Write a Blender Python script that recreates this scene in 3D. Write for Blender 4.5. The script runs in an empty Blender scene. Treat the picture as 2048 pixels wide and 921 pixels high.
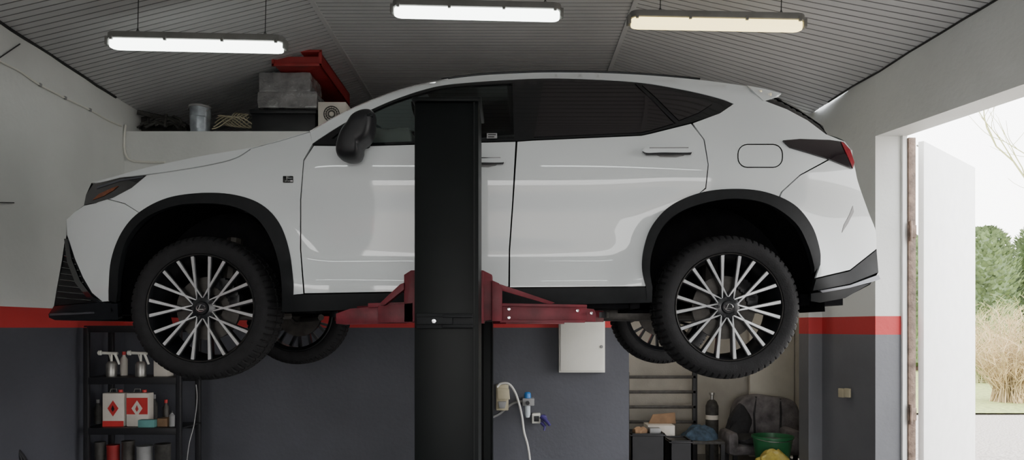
import bpy, bmesh, math, random
from mathutils import Vector, Matrix, noise, kdtree, Euler
from mathutils.geometry import delaunay_2d_cdt
random.seed(7)
PI=math.pi
F=1450.; HY=656.; CZ=1.5
SC=bpy.context.scene; COL=SC.collection
def P(px,py,Y): return Vector(((px-1024)*Y/F, Y, CZ+(HY-py)*Y/F))
# ---------------------------------------------------------------- materials
def mat(name,col,rough=.5,metal=0,var=.12,scale=8,coat=0,bump=0,bscale=60,emit=0,ecol=None,detail=4,spec=.5):
    m=bpy.data.materials.new(name); m.use_nodes=True; nt=m.node_tree; b=nt.nodes['Principled BSDF']
    b.inputs['Roughness'].default_value=rough; b.inputs['Metallic'].default_value=metal
    b.inputs['Specular IOR Level'].default_value=spec
    b.inputs['Coat Weight'].default_value=coat; b.inputs['Coat Roughness'].default_value=.02
    tc=nt.nodes.new('ShaderNodeTexCoord')
    n=nt.nodes.new('ShaderNodeTexNoise'); n.inputs['Scale'].default_value=scale; n.inputs['Detail'].default_value=detail
    nt.links.new(tc.outputs['Object'],n.inputs['Vector'])
    r=nt.nodes.new('ShaderNodeValToRGB')
    r.color_ramp.elements[0].position=.3; r.color_ramp.elements[1].position=.7
    r.color_ramp.elements[0].color=(*[max(0,c*(1-var)) for c in col],1)
    r.color_ramp.elements[1].color=(*[min(1,c*(1+var)) for c in col],1)
    nt.links.new(n.outputs['Fac'],r.inputs['Fac']); nt.links.new(r.outputs['Color'],b.inputs['Base Color'])
    if bump:
        n2=nt.nodes.new('ShaderNodeTexNoise'); n2.inputs['Scale'].default_value=bscale
        nt.links.new(tc.outputs['Object'],n2.inputs['Vector'])
        bp=nt.nodes.new('ShaderNodeBump'); bp.inputs['Strength'].default_value=bump; bp.inputs['Distance'].default_value=.01
        nt.links.new(n2.outputs['Fac'],bp.inputs['Height']); nt.links.new(bp.outputs['Normal'],b.inputs['Normal'])
    if emit:
        b.inputs['Emission Strength'].default_value=emit; b.inputs['Emission Color'].default_value=(*(ecol or col),1)
    return m
def wallmat(name,z0,z1,grey,red,white,x0=None):
    m=bpy.data.materials.new(name); m.use_nodes=True; nt=m.node_tree; b=nt.nodes['Principled BSDF']
    b.inputs['Roughness'].default_value=.62
    g=nt.nodes.new('ShaderNodeNewGeometry'); s=nt.nodes.new('ShaderNodeSeparateXYZ'); nt.links.new(g.outputs['Position'],s.inputs[0])
    def step(t):
        q=nt.nodes.new('ShaderNodeMath'); q.operation='GREATER_THAN'; q.inputs[1].default_value=t
        nt.links.new(s.outputs['Z'],q.inputs[0]); return q
    def rgb(c,v=.06,sc=1.6):
        n=nt.nodes.new('ShaderNodeTexNoise'); n.inputs['Scale'].default_value=sc; n.inputs['Detail'].default_value=6
        nt.links.new(g.outputs['Position'],n.inputs['Vector'])
        r=nt.nodes.new('ShaderNodeValToRGB'); r.color_ramp.elements[0].position=.35; r.color_ramp.elements[1].position=.65
        r.color_ramp.elements[0].color=(*[x*(1-v) for x in c],1); r.color_ramp.elements[1].color=(*[min(1,x*(1+v)) for x in c],1)
        nt.links.new(n.outputs['Fac'],r.inputs['Fac']); return r
    a,bb,c=rgb(grey,.12),rgb(red),rgb(white,.05)
    def mix(f,p,q):
        x=nt.nodes.new('ShaderNodeMixRGB'); nt.links.new(f.outputs[0],x.inputs[0]); nt.links.new(p.outputs[0],x.inputs[1]); nt.links.new(q.outputs[0],x.inputs[2]); return x
    o=mix(step(z1),mix(step(z0),a,bb),c); nt.links.new(o.outputs[0],b.inputs['Base Color'])
    n=nt.nodes.new('ShaderNodeTexNoise'); n.inputs['Scale'].default_value=25; n.inputs['Detail'].default_value=5
    nt.links.new(g.outputs['Position'],n.inputs['Vector'])
    bp=nt.nodes.new('ShaderNodeBump'); bp.inputs['Strength'].default_value=.25; bp.inputs['Distance'].default_value=.01
    nt.links.new(n.outputs['Fac'],bp.inputs['Height']); nt.links.new(bp.outputs['Normal'],b.inputs['Normal'])
    return m
def glassmat(name,tint,mixf,rough=.03):
    m=bpy.data.materials.new(name); m.use_nodes=True; nt=m.node_tree
    for n in list(nt.nodes): nt.nodes.remove(n)
    o=nt.nodes.new('ShaderNodeOutputMaterial'); t=nt.nodes.new('ShaderNodeBsdfTransparent'); t.inputs[0].default_value=(*tint,1)
    g=nt.nodes.new('ShaderNodeBsdfGlossy'); g.inputs['Roughness'].default_value=rough; g.inputs[0].default_value=(.8,.8,.8,1)
    f=nt.nodes.new('ShaderNodeFresnel'); f.inputs[0].default_value=mixf; x=nt.nodes.new('ShaderNodeMixShader')
    nt.links.new(f.outputs[0],x.inputs[0]); nt.links.new(t.outputs[0],x.inputs[1]); nt.links.new(g.outputs[0],x.inputs[2]); nt.links.new(x.outputs[0],o.inputs[0])
    return m
GREY=(.060,.062,.076); RED=(.46,.03,.032); WHITE=(.62,.63,.61)
M={}
M['wall']=wallmat('painted_wall',1.5,1.648,GREY,RED,WHITE)
M['wallr']=wallmat('painted_wall_right',1.443,1.594,(.12,.123,.135),RED,WHITE)
M['ceil']=mat('ceiling_sheet',(.47,.47,.47),.45,.0,.10,1.2)
M['groove']=mat('ceiling_groove_shade',(.20,.20,.20),.7)  # groove faces coloured darker to add to the shade inside them
M['floor']=mat('concrete_floor',(.14,.135,.13),.6,0,.2,3,bump=.2)
M['beige']=mat('annex_plaster',(.37,.35,.31),.8,0,.25,2,bump=.3)
M['pale']=mat('annex_partition',(.50,.48,.42),.8,0,.15,3,bump=.1)
M['paint']=mat('white_car_paint',(.61,.645,.65),.5,0,.01,2,coat=1,spec=.2)
M['darkshell']=mat('dark_shell',(.004,.004,.004),.9,0,.1,spec=.1)
M['plastic']=mat('black_cladding',(.007,.008,.009),.6,0,.15,30,bump=.05,bscale=400,spec=.2)
M['gloss']=mat('gloss_black',(.006,.007,.008),.14,0,.1,coat=.3,spec=.4)
M['priv']=mat('privacy_glass',(.012,.010,.011),.06,0,.1,coat=.3)
M['glass']=glassmat('tinted_glass',(.42,.47,.47),1.45)
M['lamp']=mat('headlamp_dark',(.012,.012,.014),.10,0,.3,40,coat=.6)
M['amber']=mat('amber_reflector',(.14,.04,.015),.25,0,.3,40)
M['tail']=mat('tail_lamp_red',(.22,.012,.02),.15,0,.2,60,coat=.6)
M['taildark']=mat('tail_lamp_smoked',(.008,.004,.006),.1,0,.3,50,coat=.6)
M['tyre']=mat('tyre_rubber',(.013,.013,.014),.75,0,.2,30,bump=.2,bscale=120,spec=.25)
M['rim']=mat('rim_black',(.010,.011,.013),.3,.2,.15)
M['machined']=mat('machined_alloy',(.50,.51,.52),.34,.75,.08,40)
M['steel']=mat('steel',(.35,.34,.32),.4,.8,.25,20)
M['dsteel']=mat('dark_steel',(.06,.055,.05),.5,.5,.35,20)
M['chrome']=mat('chrome',(.70,.70,.71),.15,1,.05)
M['satin']=mat('satin_trim',(.10,.105,.12),.35,.4,.05)
M['liner']=mat('wheel_liner',(.006,.006,.007),.9,0,.3,15,spec=.1)
M['post']=mat('lift_black_paint',(.0028,.004,.004),.45,0,.2,6,spec=.13)
M['lred']=mat('lift_red_paint',(.125,.014,.022),.5,0,.3,14,bump=.08,spec=.3)
M['cloth']=mat('seat_cloth',(.03,.03,.033),.8)
M['wht']=mat('white_enamel',(.68,.67,.61),.4,0,.04)
M['tube1']=mat('lamp_diffuser_cool',(.9,.95,1),.4,0,.03,30,emit=8,ecol=(.94,1,.95))
M['tube3']=mat('lamp_diffuser_near',(.9,.95,1),.4,0,.03,30,emit=16,ecol=(.94,1,.98))
M['tube2']=mat('lamp_diffuser_warm',(.8,.7,.4),.4,0,.03,30,emit=3.4,ecol=(1,.82,.38))
M['housing']=mat('lamp_housing',(.16,.16,.15),.6,0,.15)
M['wire']=mat('dark_wire',(.02,.02,.02),.6)
M['black']=mat('black_plastic',(.012,.012,.014),.45,0,.2,spec=.35)
M['blk2']=mat('dark_junk',(.035,.033,.03),.7,0,.5,20)
M['grey']=mat('grey_plastic',(.25,.25,.25),.5,0,.15)
M['zinc']=mat('zinc_can',(.32,.35,.38),.4,.5,.3,12)
M['wrap']=mat('wrapped_box',(.19,.185,.185),.22,0,.3,9,coat=.7,bump=.8,bscale=30)
M['redm']=mat('red_steel',(.26,.018,.018),.55,0,.2)
M['paper']=mat('cardboard_white',(.6,.56,.5),.7,0,.08)
M['card']=mat('cardboard_brown',(.22,.13,.07),.8,0,.25)
M['redp']=mat('red_print',(.5,.03,.03),.5)
M['teal']=mat('teal_sponge',(.10,.26,.25),.8)
M['hose']=mat('white_hose',(.58,.57,.54),.5,0,.05)
M['yel']=mat('yellowed_plastic',(.48,.43,.30),.5)
M['blue']=mat('blue_cap',(.02,.16,.45),.35)
M['bowl']=mat('clear_bowl',(.5,.55,.58),.15,0,.1)
M['purple']=mat('purple_plastic',(.05,.035,.16),.4)
M['green']=mat('green_bucket',(.025,.15,.06),.45)
M['yellow']=mat('yellow_bag',(.38,.30,.06),.4,0,.3,12,bump=.6,bscale=30)
M['denim']=mat('blue_denim',(.035,.06,.09),.9,0,.5,20,bump=.6)
M['uphol']=mat('faded_upholstery',(.13,.12,.125),.9,0,.5,9,bump=.5)
M['uphol2']=mat('black_upholstery',(.022,.022,.025),.8,0,.35,12,bump=.5)
M['rust']=mat('rusty_brown_paint',(.17,.115,.085),.7,0,.5,14,bump=.4)
M['leaf']=mat('white_door_sheet',(.80,.80,.78),.6,0,.04)
M['gravel']=mat('gravel',(.34,.30,.26),.95,0,.55,40,bump=1,bscale=60)
M['grass']=mat('grass',(.24,.27,.08),.9,0,.4,12,bump=1)
M['thuja']=mat('thuja_green',(.14,.19,.085),.8,0,.5,1.5)
M['bark']=mat('bark',(.12,.08,.05),.9)
M['twig']=mat('straw_twigs',(.42,.31,.16),.8,0,.35,3)
M['twig2']=mat('olive_twigs',(.30,.30,.13),.8)
# ---------------------------------------------------------------- object helpers
def worg(o):
    v=Vector((0,0,0))
    while o is not None: v=v+o.location; o=o.parent
    return v
def tag(o,label=None,cat=None,group=None,kind=None):
    if label:o['label']=label
    if cat:o['category']=cat
    if group:o['group']=group
    if kind:o['kind']=kind
    return o
def empty(name,loc,label,cat,group=None):
    o=bpy.data.objects.new(name,None); COL.objects.link(o); o.location=loc; o.empty_display_size=.1
    return tag(o,label,cat,group)
class MB:
    def __init__(s): s.bm=bmesh.new(); s.mi=0
    def _f(s,vs):
        try:
            f=s.bm.faces.new(vs); f.material_index=s.mi; return f
        except ValueError: return None
    def box(s,a,b,bev=0,rot=None,seg=2):
        a=Vector(a); b=Vector(b); c=(a+b)/2
        M4=Matrix.Translation(c)@(rot.to_4x4() if rot else Matrix())@Matrix.Diagonal((*[abs(b[i]-a[i]) for i in range(3)],1))
        r=bmesh.ops.create_cube(s.bm,size=1,matrix=M4)
        vs=r['verts']; fs={f for v in vs for f in v.link_faces}
        for f in fs: f.material_index=s.mi
        if bev:
            es=list({e for v in vs for e in v.link_edges})
            rr=bmesh.ops.bevel(s.bm,geom=es,offset=bev,segments=seg,affect='EDGES',profile=.5)
            for f in rr['faces']: f.material_index=s.mi
        return s
    def pbox(s,x0,y0,x1,y1,Y,d,bev=0):
        a=P(x0,y1,Y); b=P(x1,y0,Y); b.y=Y+d
        return s.box(a,b,bev)
    def prism(s,front,vec,bev=0,seg=2):
        vec=Vector(vec)
        A=[s.bm.verts.new(p) for p in front]; B=[s.bm.verts.new(Vector(p)+vec) for p in front]; n=len(A)
        fs=[s._f(A),s._f(B[::-1])]
        for i in range(n): fs.append(s._f([A[i],B[i],B[(i+1)%n],A[(i+1)%n]]))
        if bev:
            es=list({e for v in A+B for e in v.link_edges})
            rr=bmesh.ops.bevel(s.bm,geom=es,offset=bev,segments=seg,affect='EDGES',profile=.5)
            for f in rr['faces']: f.material_index=s.mi
        return s
    def pprism(s,poly,Y,d,bev=0,seg=2): return s.prism([P(x,y,Y) for x,y in poly],(0,d,0),bev,seg)
    def pillow(s,poly,layers):
        Yr=max(layers,key=lambda l:l[0])[1]; pts=[P(x,y,Yr) for x,y in poly]; c=sum(pts,Vector())/len(pts); rings=[]
        for sc,Y in layers: rings.append([s.bm.verts.new(Vector((c.x+(p.x-c.x)*sc,Y,c.z+(p.z-c.z)*sc))) for p in pts])
        n=len(pts)
        for j in range(len(rings)-1):
            for k in range(n): s._f([rings[j][k],rings[j][(k+1)%n],rings[j+1][(k+1)%n],rings[j+1][k]])
        for rg,Y in ((rings[0],layers[0][1]),(rings[-1],layers[-1][1])):
            m=s.bm.verts.new((c.x,Y,c.z))
            for k in range(n): s._f([rg[k],rg[(k+1)%n],m])
        return s
    def tube(s,pts,r,n=8,cap=True,r2=None):
        pts=[Vector(p) for p in pts]; rings=[]; N=len(pts); up=None
        for i,p in enumerate(pts):
            t=(pts[min(i+1,N-1)]-pts[max(i-1,0)]).normalized()
            if up is None: up=t.orthogonal().normalized()
            up=(up-t*up.dot(t)); up=up.normalized() if up.length>1e-6 else t.orthogonal().normalized()
            q=t.cross(up); rr=r if r2 is None else r+(r2-r)*i/max(1,N-1)
            rings.append([s.bm.verts.new(p+(up*math.cos(2*PI*k/n)+q*math.sin(2*PI*k/n))*rr) for k in range(n)])
        for i in range(N-1):
            for k in range(n): s._f([rings[i][k],rings[i][(k+1)%n],rings[i+1][(k+1)%n],rings[i+1][k]])
        if cap: s._f(rings[0][::-1]); s._f(rings[-1])
        return s
    def lathe(s,prof,o=(0,0,0),axis='Z',n=32,closed=False,rf=None):
        o=Vector(o); rings=[]
        for j,(r,h) in enumerate(prof):
            ring=[]
            for k in range(n):
                a=2*PI*k/n; R=max(r,1e-5)
                if rf: R+=rf(j,k)
                c,d=R*math.cos(a),R*math.sin(a)
                v={'Z':(c,d,h),'Y':(c,h,d),'X':(h,c,d)}[axis]
                ring.append(s.bm.verts.new(o+Vector(v)))
            rings.append(ring)
        J=len(rings)
        for j in range(J if closed else J-1):
            A=rings[j]; B=rings[(j+1)%J]
            for k in range(n): s._f([A[k],A[(k+1)%n],B[(k+1)%n],B[k]])
        return s
    def grid(s,rows):
        V=[[s.bm.verts.new(p) for p in r] for r in rows]
        for i in range(len(V)-1):
            for j in range(len(V[0])-1): s._f([V[i][j],V[i][j+1],V[i+1][j+1],V[i+1][j]])
        return s
    def noisy(s,amp,sc):
        for v in s.bm.verts: v.co+=noise.noise_vector(v.co*sc)*amp
        return s
    def sub(s,c=2):
        bmesh.ops.subdivide_edges(s.bm,edges=s.bm.edges[:],cuts=c,use_grid_fill=True); return s
    def build(s,name,mats,parent=None,local=False,ang=35,recalc=True):
        if recalc: bmesh.ops.recalc_face_normals(s.bm,faces=s.bm.faces[:])
        o_=Vector((0,0,0)) if (local or parent is None) else worg(parent)
        me=bpy.data.meshes.new(name)
        for v in s.bm.verts: v.co-=o_
        s.bm.to_mesh(me); s.bm.free()
        if not isinstance(mats,(list,tuple)): mats=[mats]
        for m in mats: me.materials.append(m)
        me.shade_smooth(); me.set_sharp_from_angle(angle=math.radians(ang))
        o=bpy.data.objects.new(name,me); COL.objects.link(o)
        if parent: o.parent=parent
        return o
def struct(mb,name,m): return tag(mb.build(name,m),kind='structure')
def dup(root,loc,rz=0,label=None):
    def cp(o,par):
        c=o.copy(); COL.objects.link(c); c.parent=par
        for ch in list(o.children): cp(ch,c)
        return c
    r=cp(root,root.parent); r.location=loc; r.rotation_euler.z=rz
    if label: r['label']=label
    return r
def text(body,size,loc,m,parent,name='lettering',rot=(PI/2,0,0),sx=1):
    c=bpy.data.curves.new('t','FONT'); c.body=body; c.size=size; c.extrude=.0006; c.align_x='CENTER'; c.align_y='CENTER'
    t=bpy.data.objects.new('t',c); COL.objects.link(t)
    dg=bpy.context.evaluated_depsgraph_get(); me=bpy.data.meshes.new_from_object(t.evaluated_get(dg))
    bpy.data.objects.remove(t); me.materials.clear(); me.materials.append(m)
    R=Matrix.Diagonal((sx,1,1,1)); R=Matrix.Translation(Vector(loc)-worg(parent))@Euler(rot).to_matrix().to_4x4()@R
    me.transform(R); o=bpy.data.objects.new(name,me); COL.objects.link(o); o.parent=parent; return o
def C(pts,n=6):
    out=[]; N=len(pts); p=[Vector(q) for q in pts]
    for i in range(N-1):
        p0=p[max(i-1,0)];p1=p[i];p2=p[i+1];p3=p[min(i+2,N-1)]
        for k in range(n):
            t=k/n
            out.append(.5*((2*p1)+(-p0+p2)*t+(2*p0-5*p1+4*p2-p3)*t*t+(-p0+3*p1-3*p2+p3)*t**3))
    out.append(p[-1]); return [tuple(q) for q in out]
def split(c,pt):
    i=min(range(len(c)),key=lambda k:(c[k][0]-pt[0])**2+(c[k][1]-pt[1])**2)
    return c[:i+1],c[i:]
# ================================================================ SETTING
YB=6.6; XL=-3.53; YF=-2.5
def XR(Y): return 4.45-.253*min(Y,6.6)
def ZLe(Y): return 3.55+max(0,min(6.6-Y,4))*.0375
def ZRe(Y): return 3.50+max(0,min(6.6-Y,1.9))*.108
CLX,CRX,CCZ=-1.575,.974,4.076
def ceilz(X,Y):
    if X<CLX: return CCZ+(ZLe(Y)-CCZ)*(CLX-X)/(CLX-XL)
    if X>CRX: return CCZ+(ZRe(Y)-CCZ)*(X-CRX)/(XR(Y)-CRX)
    return CCZ
struct(MB().box((-12,-9,-.2),(3.2,9,0)),'floor',M['floor'])
struct(MB().box((XL-.2,YF,0),(XL,8.4,3.75)),'wall_left',M['wall'])
mb=MB(); mb.box((XL-.2,YB,0),(1.065,YB+.22,3.29)); mb.box((1.065,YB,2.25),(2.70,YB+.22,3.29))
struct(mb,'wall_back',M['wall'])
struct(MB().box((2.70,YB,0),(3.38,YB+.22,3.29)),'wall_back_right',M['wallr'])
mb=MB(); mb.box((XL-.2,YF-.2,0),(-1.9,YF,4.3)); mb.box((2.0,YF-.2,0),(5.3,YF,4.3)); mb.box((-1.9,YF-.2,2.55),(2.0,YF,4.3))
struct(mb,'wall_front',M['wall'])
mb=MB(); mb.box((XL,YB+.01,3.15),(3.0,8.4,3.285)); struct(mb,'floor_loft',M['floor'])
mb=MB(); mb.box((XL,8.25,3.28),(3.0,8.4,4.3)); struct(mb,'wall_loft_back',M['darkshell'])
def ceil():
    mb=MB(); ys=[]; y=YF; p=.066
    while y<8.3:
        ys+= [(y,0,0),(y+p-.011,0,0),(y+p-.009,.008,1),(y+p-.002,.008,1)]; y+=p
    V=[]
    for (y,dz,g) in ys:
        V.append([mb.bm.verts.new((x,y,z+dz)) for x,z in ((XL,ZLe(y)),(CLX,CCZ),(CRX,CCZ),(XR(y)+.02,ZRe(y)))])
    for i in range(len(V)-1):
        mb.mi= 0 if (ys[i][2]==0 and ys[i+1][2]==0) else 1
        for j in range(3): mb._f([V[i][j],V[i][j+1],V[i+1][j+1],V[i+1][j]])
    return mb
struct(ceil(),'ceiling',[M['ceil'],M['groove']])
mb=MB()
for x in (CLX,CRX): mb.box((x-.02,YF,CCZ-.010),(x+.02,8.25,CCZ+.01))
struct(mb,'trim_1',M['ceil'])
mb=MB(); pts=[(XL+.004,y,ZLe(y)-.004+.012*noise.noise(Vector((y*3,0,0)))) for y in [i*.15 for i in range(0,44)]]
mb.tube(pts,.012,6); pts=[(XR(y)-.004,y,ZRe(y)-.004+.01*noise.noise(Vector((y*3,5,0)))) for y in [i*.15 for i in range(0,44)]]
mb.tube(pts,.008,6); struct(mb,'crevice_shade',M['wire'])  # dark tubes stand for the shade in the crevice along the eaves
def rw(y0,y1,z0,z1,mb,t=.25):
    a=XR(y0);b=XR(y1)
    mb.prism([(a,y0,z0),(b,y1,z0),(b+t,y1,z0),(a+t,y0,z0)],(0,0,z1-z0))
mb=MB(); rw(5.90,6.82,0,3.95,mb); rw(.6,5.90,3.06,3.95,mb); rw(YF,.6,0,3.95,mb)
struct(mb,'wall_right',M['wallr'])
mb=MB(); mb.box((.7,8.6,0),(3.38,8.7,3.1)); mb.box((.7,6.82,0),(.8,8.6,3.1)); mb.box((3.28,6.82,0),(3.38,8.6,3.1))
struct(mb,'wall_annex',M['beige'])
struct(MB().box((.7,6.82,2.6),(3.38,8.7,2.68)),'ceiling_annex',M['beige'])
struct(MB().box((P(1500,0,8.4).x,8.40,0),(3.27,8.45,2.6),.004),'trim_6',M['pale'])
fx0=P(1817,0,5.86).x; fx1=P(1832,0,5.86).x
mb=MB(); mb.box((fx0,5.86,0),(fx1,5.93,3.04),.004)
struct(mb,'trim_3',M['rust'])
mb=MB(); mb.box((P(1806,0,5.87).x,5.875,0),(fx0,5.93,3.06),.003); struct(mb,'trim_5',M['leaf'])
for z in (2.28,.8):
    mb=MB(); mb.tube([(fx0+.01,5.845,z-.08),(fx0+.01,5.845,z+.08)],.013,8); mb.box((fx0-.01,5.85,z-.05),(fx1,5.862,z+.05),.002)
    struct(mb,'trim_4',M['rust'])
A=P(1836,656,6.0); B=P(1940,656,7.0)
A.z=.04;B.z=.04; d=(B-A); nrm=Vector((d.y,-d.x,0)).normalized()*.045
mb=MB(); mb.prism([A,B,B+nrm,A+nrm],(0,0,3.0),.004)
dl=struct(mb,'door_1',M['leaf'])
mb=MB(); c=A.lerp(B,.985)-nrm*.15; mb.box(c+Vector((-.008,-.008,0)),c+Vector((.008,.008,3.0))); mb.build('door_edge_strip',M['steel'],dl)
mb=MB(); mb.tube([A-nrm*.15+Vector((0,0,2.97)),B-nrm*.15+Vector((0,0,2.97))],.008,6); mb.build('door_edge_strip',M['steel'],dl)
for zz in [i*.22+.2 for i in range(13)]:
    c=A.lerp(B,.95)-nrm*.12+Vector((0,0,zz)); mb=MB(); mb.lathe([(0,-.006),(.008,-.004),(.008,.004)],c,'Y',8); mb.build('rivet',M['steel'],dl)
mb=MB(); rows=[]
for i in range(31):
    rows.append([(3.2+j*2.2 , -8+i*2.2, -.03+.04*noise.noise(Vector((j*.9,i*.9,0)))) for j in range(26)])
struct(mb.grid(rows),'ground_gravel',M['gravel'])
struct(MB().box((-30,-40,-.25),(40,-9,-.02)),'ground_front',M['gravel'])
rows=[]; mb=MB()
for i in range(20):
    rows.append([(4+j*1.6 , 12.6+i*1.8+.3*noise.noise(Vector((j*.7,1,2))), .015+.03*noise.noise(Vector((j*.8,i*.8,3)))) for j in range(36)])
struct(mb.grid(rows),'lawn',M['grass'])
# ================================================================ CAR
YC=4.60
def herm(tab):
    xs=[a for a,_ in tab]; ys=[b for _,b in tab]; n=len(xs)
    m=[(ys[min(i+1,n-1)]-ys[max(i-1,0)])/(xs[min(i+1,n-1)]-xs[max(i-1,0)]) for i in range(n)]
    def f(x):
        if x<=xs[0]: return ys[0]
        if x>=xs[-1]: return ys[-1]+m[-1]*(x-xs[-1])
        for i in range(n-1):
            if x<=xs[i+1]:
                h=xs[i+1]-xs[i]; t=(x-xs[i])/h
                return (2*t**3-3*t*t+1)*ys[i]+(t**3-2*t*t+t)*h*m[i]+(-2*t**3+3*t*t)*ys[i+1]+(t**3-t*t)*h*m[i+1]
    return f
basew=herm([(1.40,.87),(1.6,.912),(1.72,.926),(1.86,.901),(2.06,.912),(2.24,.942),(2.38,.938),(2.48,.912),(2.62,.850),(2.76,.775),(2.88,.70),(3.0,.62)])
hoodTop=C([(183,366),(240,350),(300,334),(400,313),(500,296),(560,282),(620,263)])
roofTop=C([(620,263),(680,229),(740,202),(800,180),(870,163),(950,152),(1030,147),(1100,145),(1200,146),(1300,151),(1400,160),(1470,169),(1500,173)])
rearTop=C([(1556,195),(1597,218),(1637,246),(1690,283)])
ztab=[]
for (x,y) in hoodTop+roofTop[1:]+rearTop:
    q=P(x,y,3.93); 
    if not ztab or q.x>ztab[-1][0]+.004: ztab.append((q.x,q.z))
def ztop(X):
    if X<=ztab[0][0]: return ztab[0][1]+.3*(ztab[0][0]-X)*3
    if X>=ztab[-1][0]: return ztab[-1][1]+(X-ztab[-1][0])*3
    lo,hi=0,len(ztab)-1
    while hi-lo>1:
        k=(lo+hi)//2
        if ztab[k][0]<=X: lo=k
        else: hi=k
    a,b=ztab[lo],ztab[hi]; return a[1]+(b[1]-a[1])*(X-a[0])/(b[0]-a[0])
WC=[(-1.584,1.60),(1.102,1.602)]
def sst(a,b,x):
    t=max(0,min(1,(x-a)/(b-a))); return t*t*(3-2*t)
def halfw(X,Z):
    w=basew(Z)
    for cx,cz in WC:
        r=math.hypot(X-cx,Z-cz)
        w+=.030*math.exp(-((r-.47)/.115)**2)*sst(1.5,1.75,Z)
    w+=.026*math.exp(-((X-1.25)/.45)**2-((Z-2.28)/.11)**2)
    w-=.014*math.exp(-((X+.1)/.8)**2-((Z-1.85)/.08)**2)
    if X<-1.72: w-=.30*((-1.72-X)/.8)**2.1
    if X>1.30: w-=.19*((X-1.30)/.68)**2.0
    if X>.7: w-=.07*((X-.7)/.9)**1.5*sst(2.38,2.7,Z)
    if X<-.9: w-=.10*sst(-.9,-2.0,X)*sst(2.15,2.45,Z) if X>-3 else 0
    d=ztop(X)-Z; r=.075
    if d<r:
        q=min(.985,1-d/r); w-=r*(1-math.sqrt(1-q*q))
    return w
def solve(px,py,off=0):
    Y=3.7
    for _ in range(40):
        X=(px-1024)*Y/F; Z=CZ+(HY-py)*Y/F
        Y=.55*Y+.45*(YC-halfw(X,Z)-off)
    return Vector(((px-1024)*Y/F,Y,CZ+(HY-py)*Y/F))
def nrmal(X,Z):
    e=.004
    return Vector((-(halfw(X+e,Z)-halfw(X-e,Z))/(2*e),-1,-(halfw(X,Z+e)-halfw(X,Z-e))/(2*e))).normalized()
def inpoly(x,y,p):
    c=False; j=len(p)-1
    for i in range(len(p)):
        if (p[i][1]>y)!=(p[j][1]>y) and x<(p[j][0]-p[i][0])*(y-p[i][1])/(p[j][1]-p[i][1])+p[i][0]: c=not c
        j=i
    return c
def resample(p,sp):
    out=[]
    for i in range(len(p)):
        a=Vector(p[i]); b=Vector(p[(i+1)%len(p)]); L=(b-a).length
        if L<1e-3: continue
        k=max(1,round(L/sp))
        for t in range(k): out.append(tuple(a.lerp(b,t/k)))
    q=[out[0]]
    for v in out[1:]:
        if (Vector(v)-Vector(q[-1])).length>.8: q.append(v)
    if (Vector(q[-1])-Vector(q[0])).length<.8: q.pop()
    return q
def panel(name,poly,m,parent,off=0,holes=(),sp=13,skirt=.014,mirror=False,round_=0):
    loops=[resample(poly,sp*.7)]+[resample(h,sp*.7) for h in holes]
    pts=[];edges=[]
    for L in loops:
        s=len(pts); pts+=L; edges+=[(s+i,s+(i+1)%len(L)) for i in range(len(L))]
    kd=kdtree.KDTree(len(pts))
    for i,p in enumerate(pts): kd.insert((p[0],p[1],0),i)
    kd.balance()
    x0=min(p[0] for p in pts);x1=max(p[0] for p in pts);y0=min(p[1] for p in pts);y1=max(p[1] for p in pts)
    y=y0+sp*.5; row=0
    while y<y1:
        x=x0+(sp*.5 if row%2 else 0)
        while x<x1:
            if kd.find((x,y,0))[2]>sp*.5 and inpoly(x,y,loops[0]) and not any(inpoly(x,y,h) for h in loops[1:]): pts.append((x,y))
            x+=sp
        y+=sp*.87; row+=1
    r=delaunay_2d_cdt([Vector(p) for p in pts],edges,[],0,1e-3)
    vs,fs=r[0],r[2]
    V=[];N=[]
    for v in vs:
        q=solve(v.x,v.y,off); V.append(q); N.append(nrmal(q.x,q.z))
    T=[]
    for f in fs:
        cx=sum(vs[i].x for i in f)/len(f); cy=sum(vs[i].y for i in f)/len(f)
        if inpoly(cx,cy,loops[0]) and not any(inpoly(cx,cy,h) for h in loops[1:]):
            f=list(f); n=(V[f[1]]-V[f[0]]).cross(V[f[2]]-V[f[0]])
            if n.y>0: f.reverse()
            T.append(f)
    cnt={}
    for f in T:
        for i in range(len(f)):
            a,b=f[i],f[(i+1)%len(f)]; cnt[(a,b)]=1
    bd=[(a,b) for (a,b) in cnt if (b,a) not in cnt]
    if skirt:
        dm={}; en={}
        for a,b in bd:
            t=(V[b]-V[a]).normalized(); n=t.cross(N[a]).normalized()
            for k in (a,b): en[k]=en.get(k,Vector())+n
        for k,n in en.items():
            n=n.normalized() if n.length>1e-6 else N[k]
            V.append(V[k].copy());N.append(n);V.append(V[k]-N[k]*skirt);N.append(n); dm[k]=(len(V)-2,len(V)-1)
        for a,b in bd: T.append([dm[b][0],dm[a][0],dm[a][1],dm[b][1]])
    if mirror:
        for v in V: v.y=2*YC-v.y
        for n in N: n.y=-n.y
        T=[f[::-1] for f in T]
    og=worg(parent)
    me=bpy.data.meshes.new(name); me.from_pydata([v-og for v in V],[],T); me.materials.append(m); me.shade_smooth()
    me.normals_split_custom_set_from_vertices([tuple(n) for n in N])
    o=bpy.data.objects.new(name,me); COL.objects.link(o); o.parent=parent; return o
def strip(name,px,m,parent,cz=0,bx=0,off=0,n=18):
    rows=[]
    for (x,y) in px:
        q=solve(x,y,off); r=[]
        for i in range(n+1):
            t=i/n; s=abs(2*t-1); k=1-s**2.4
            r.append((q.x+bx*k, q.y+(2*YC-2*q.y)*t, q.z+cz*k))
        rows.append(r)
    return MB().grid(rows).build(name,m,parent,ang=60)
car=empty('car',(-.25,YC,1.228),'white five-door crossover car raised on the two-post lift','car')
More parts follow.
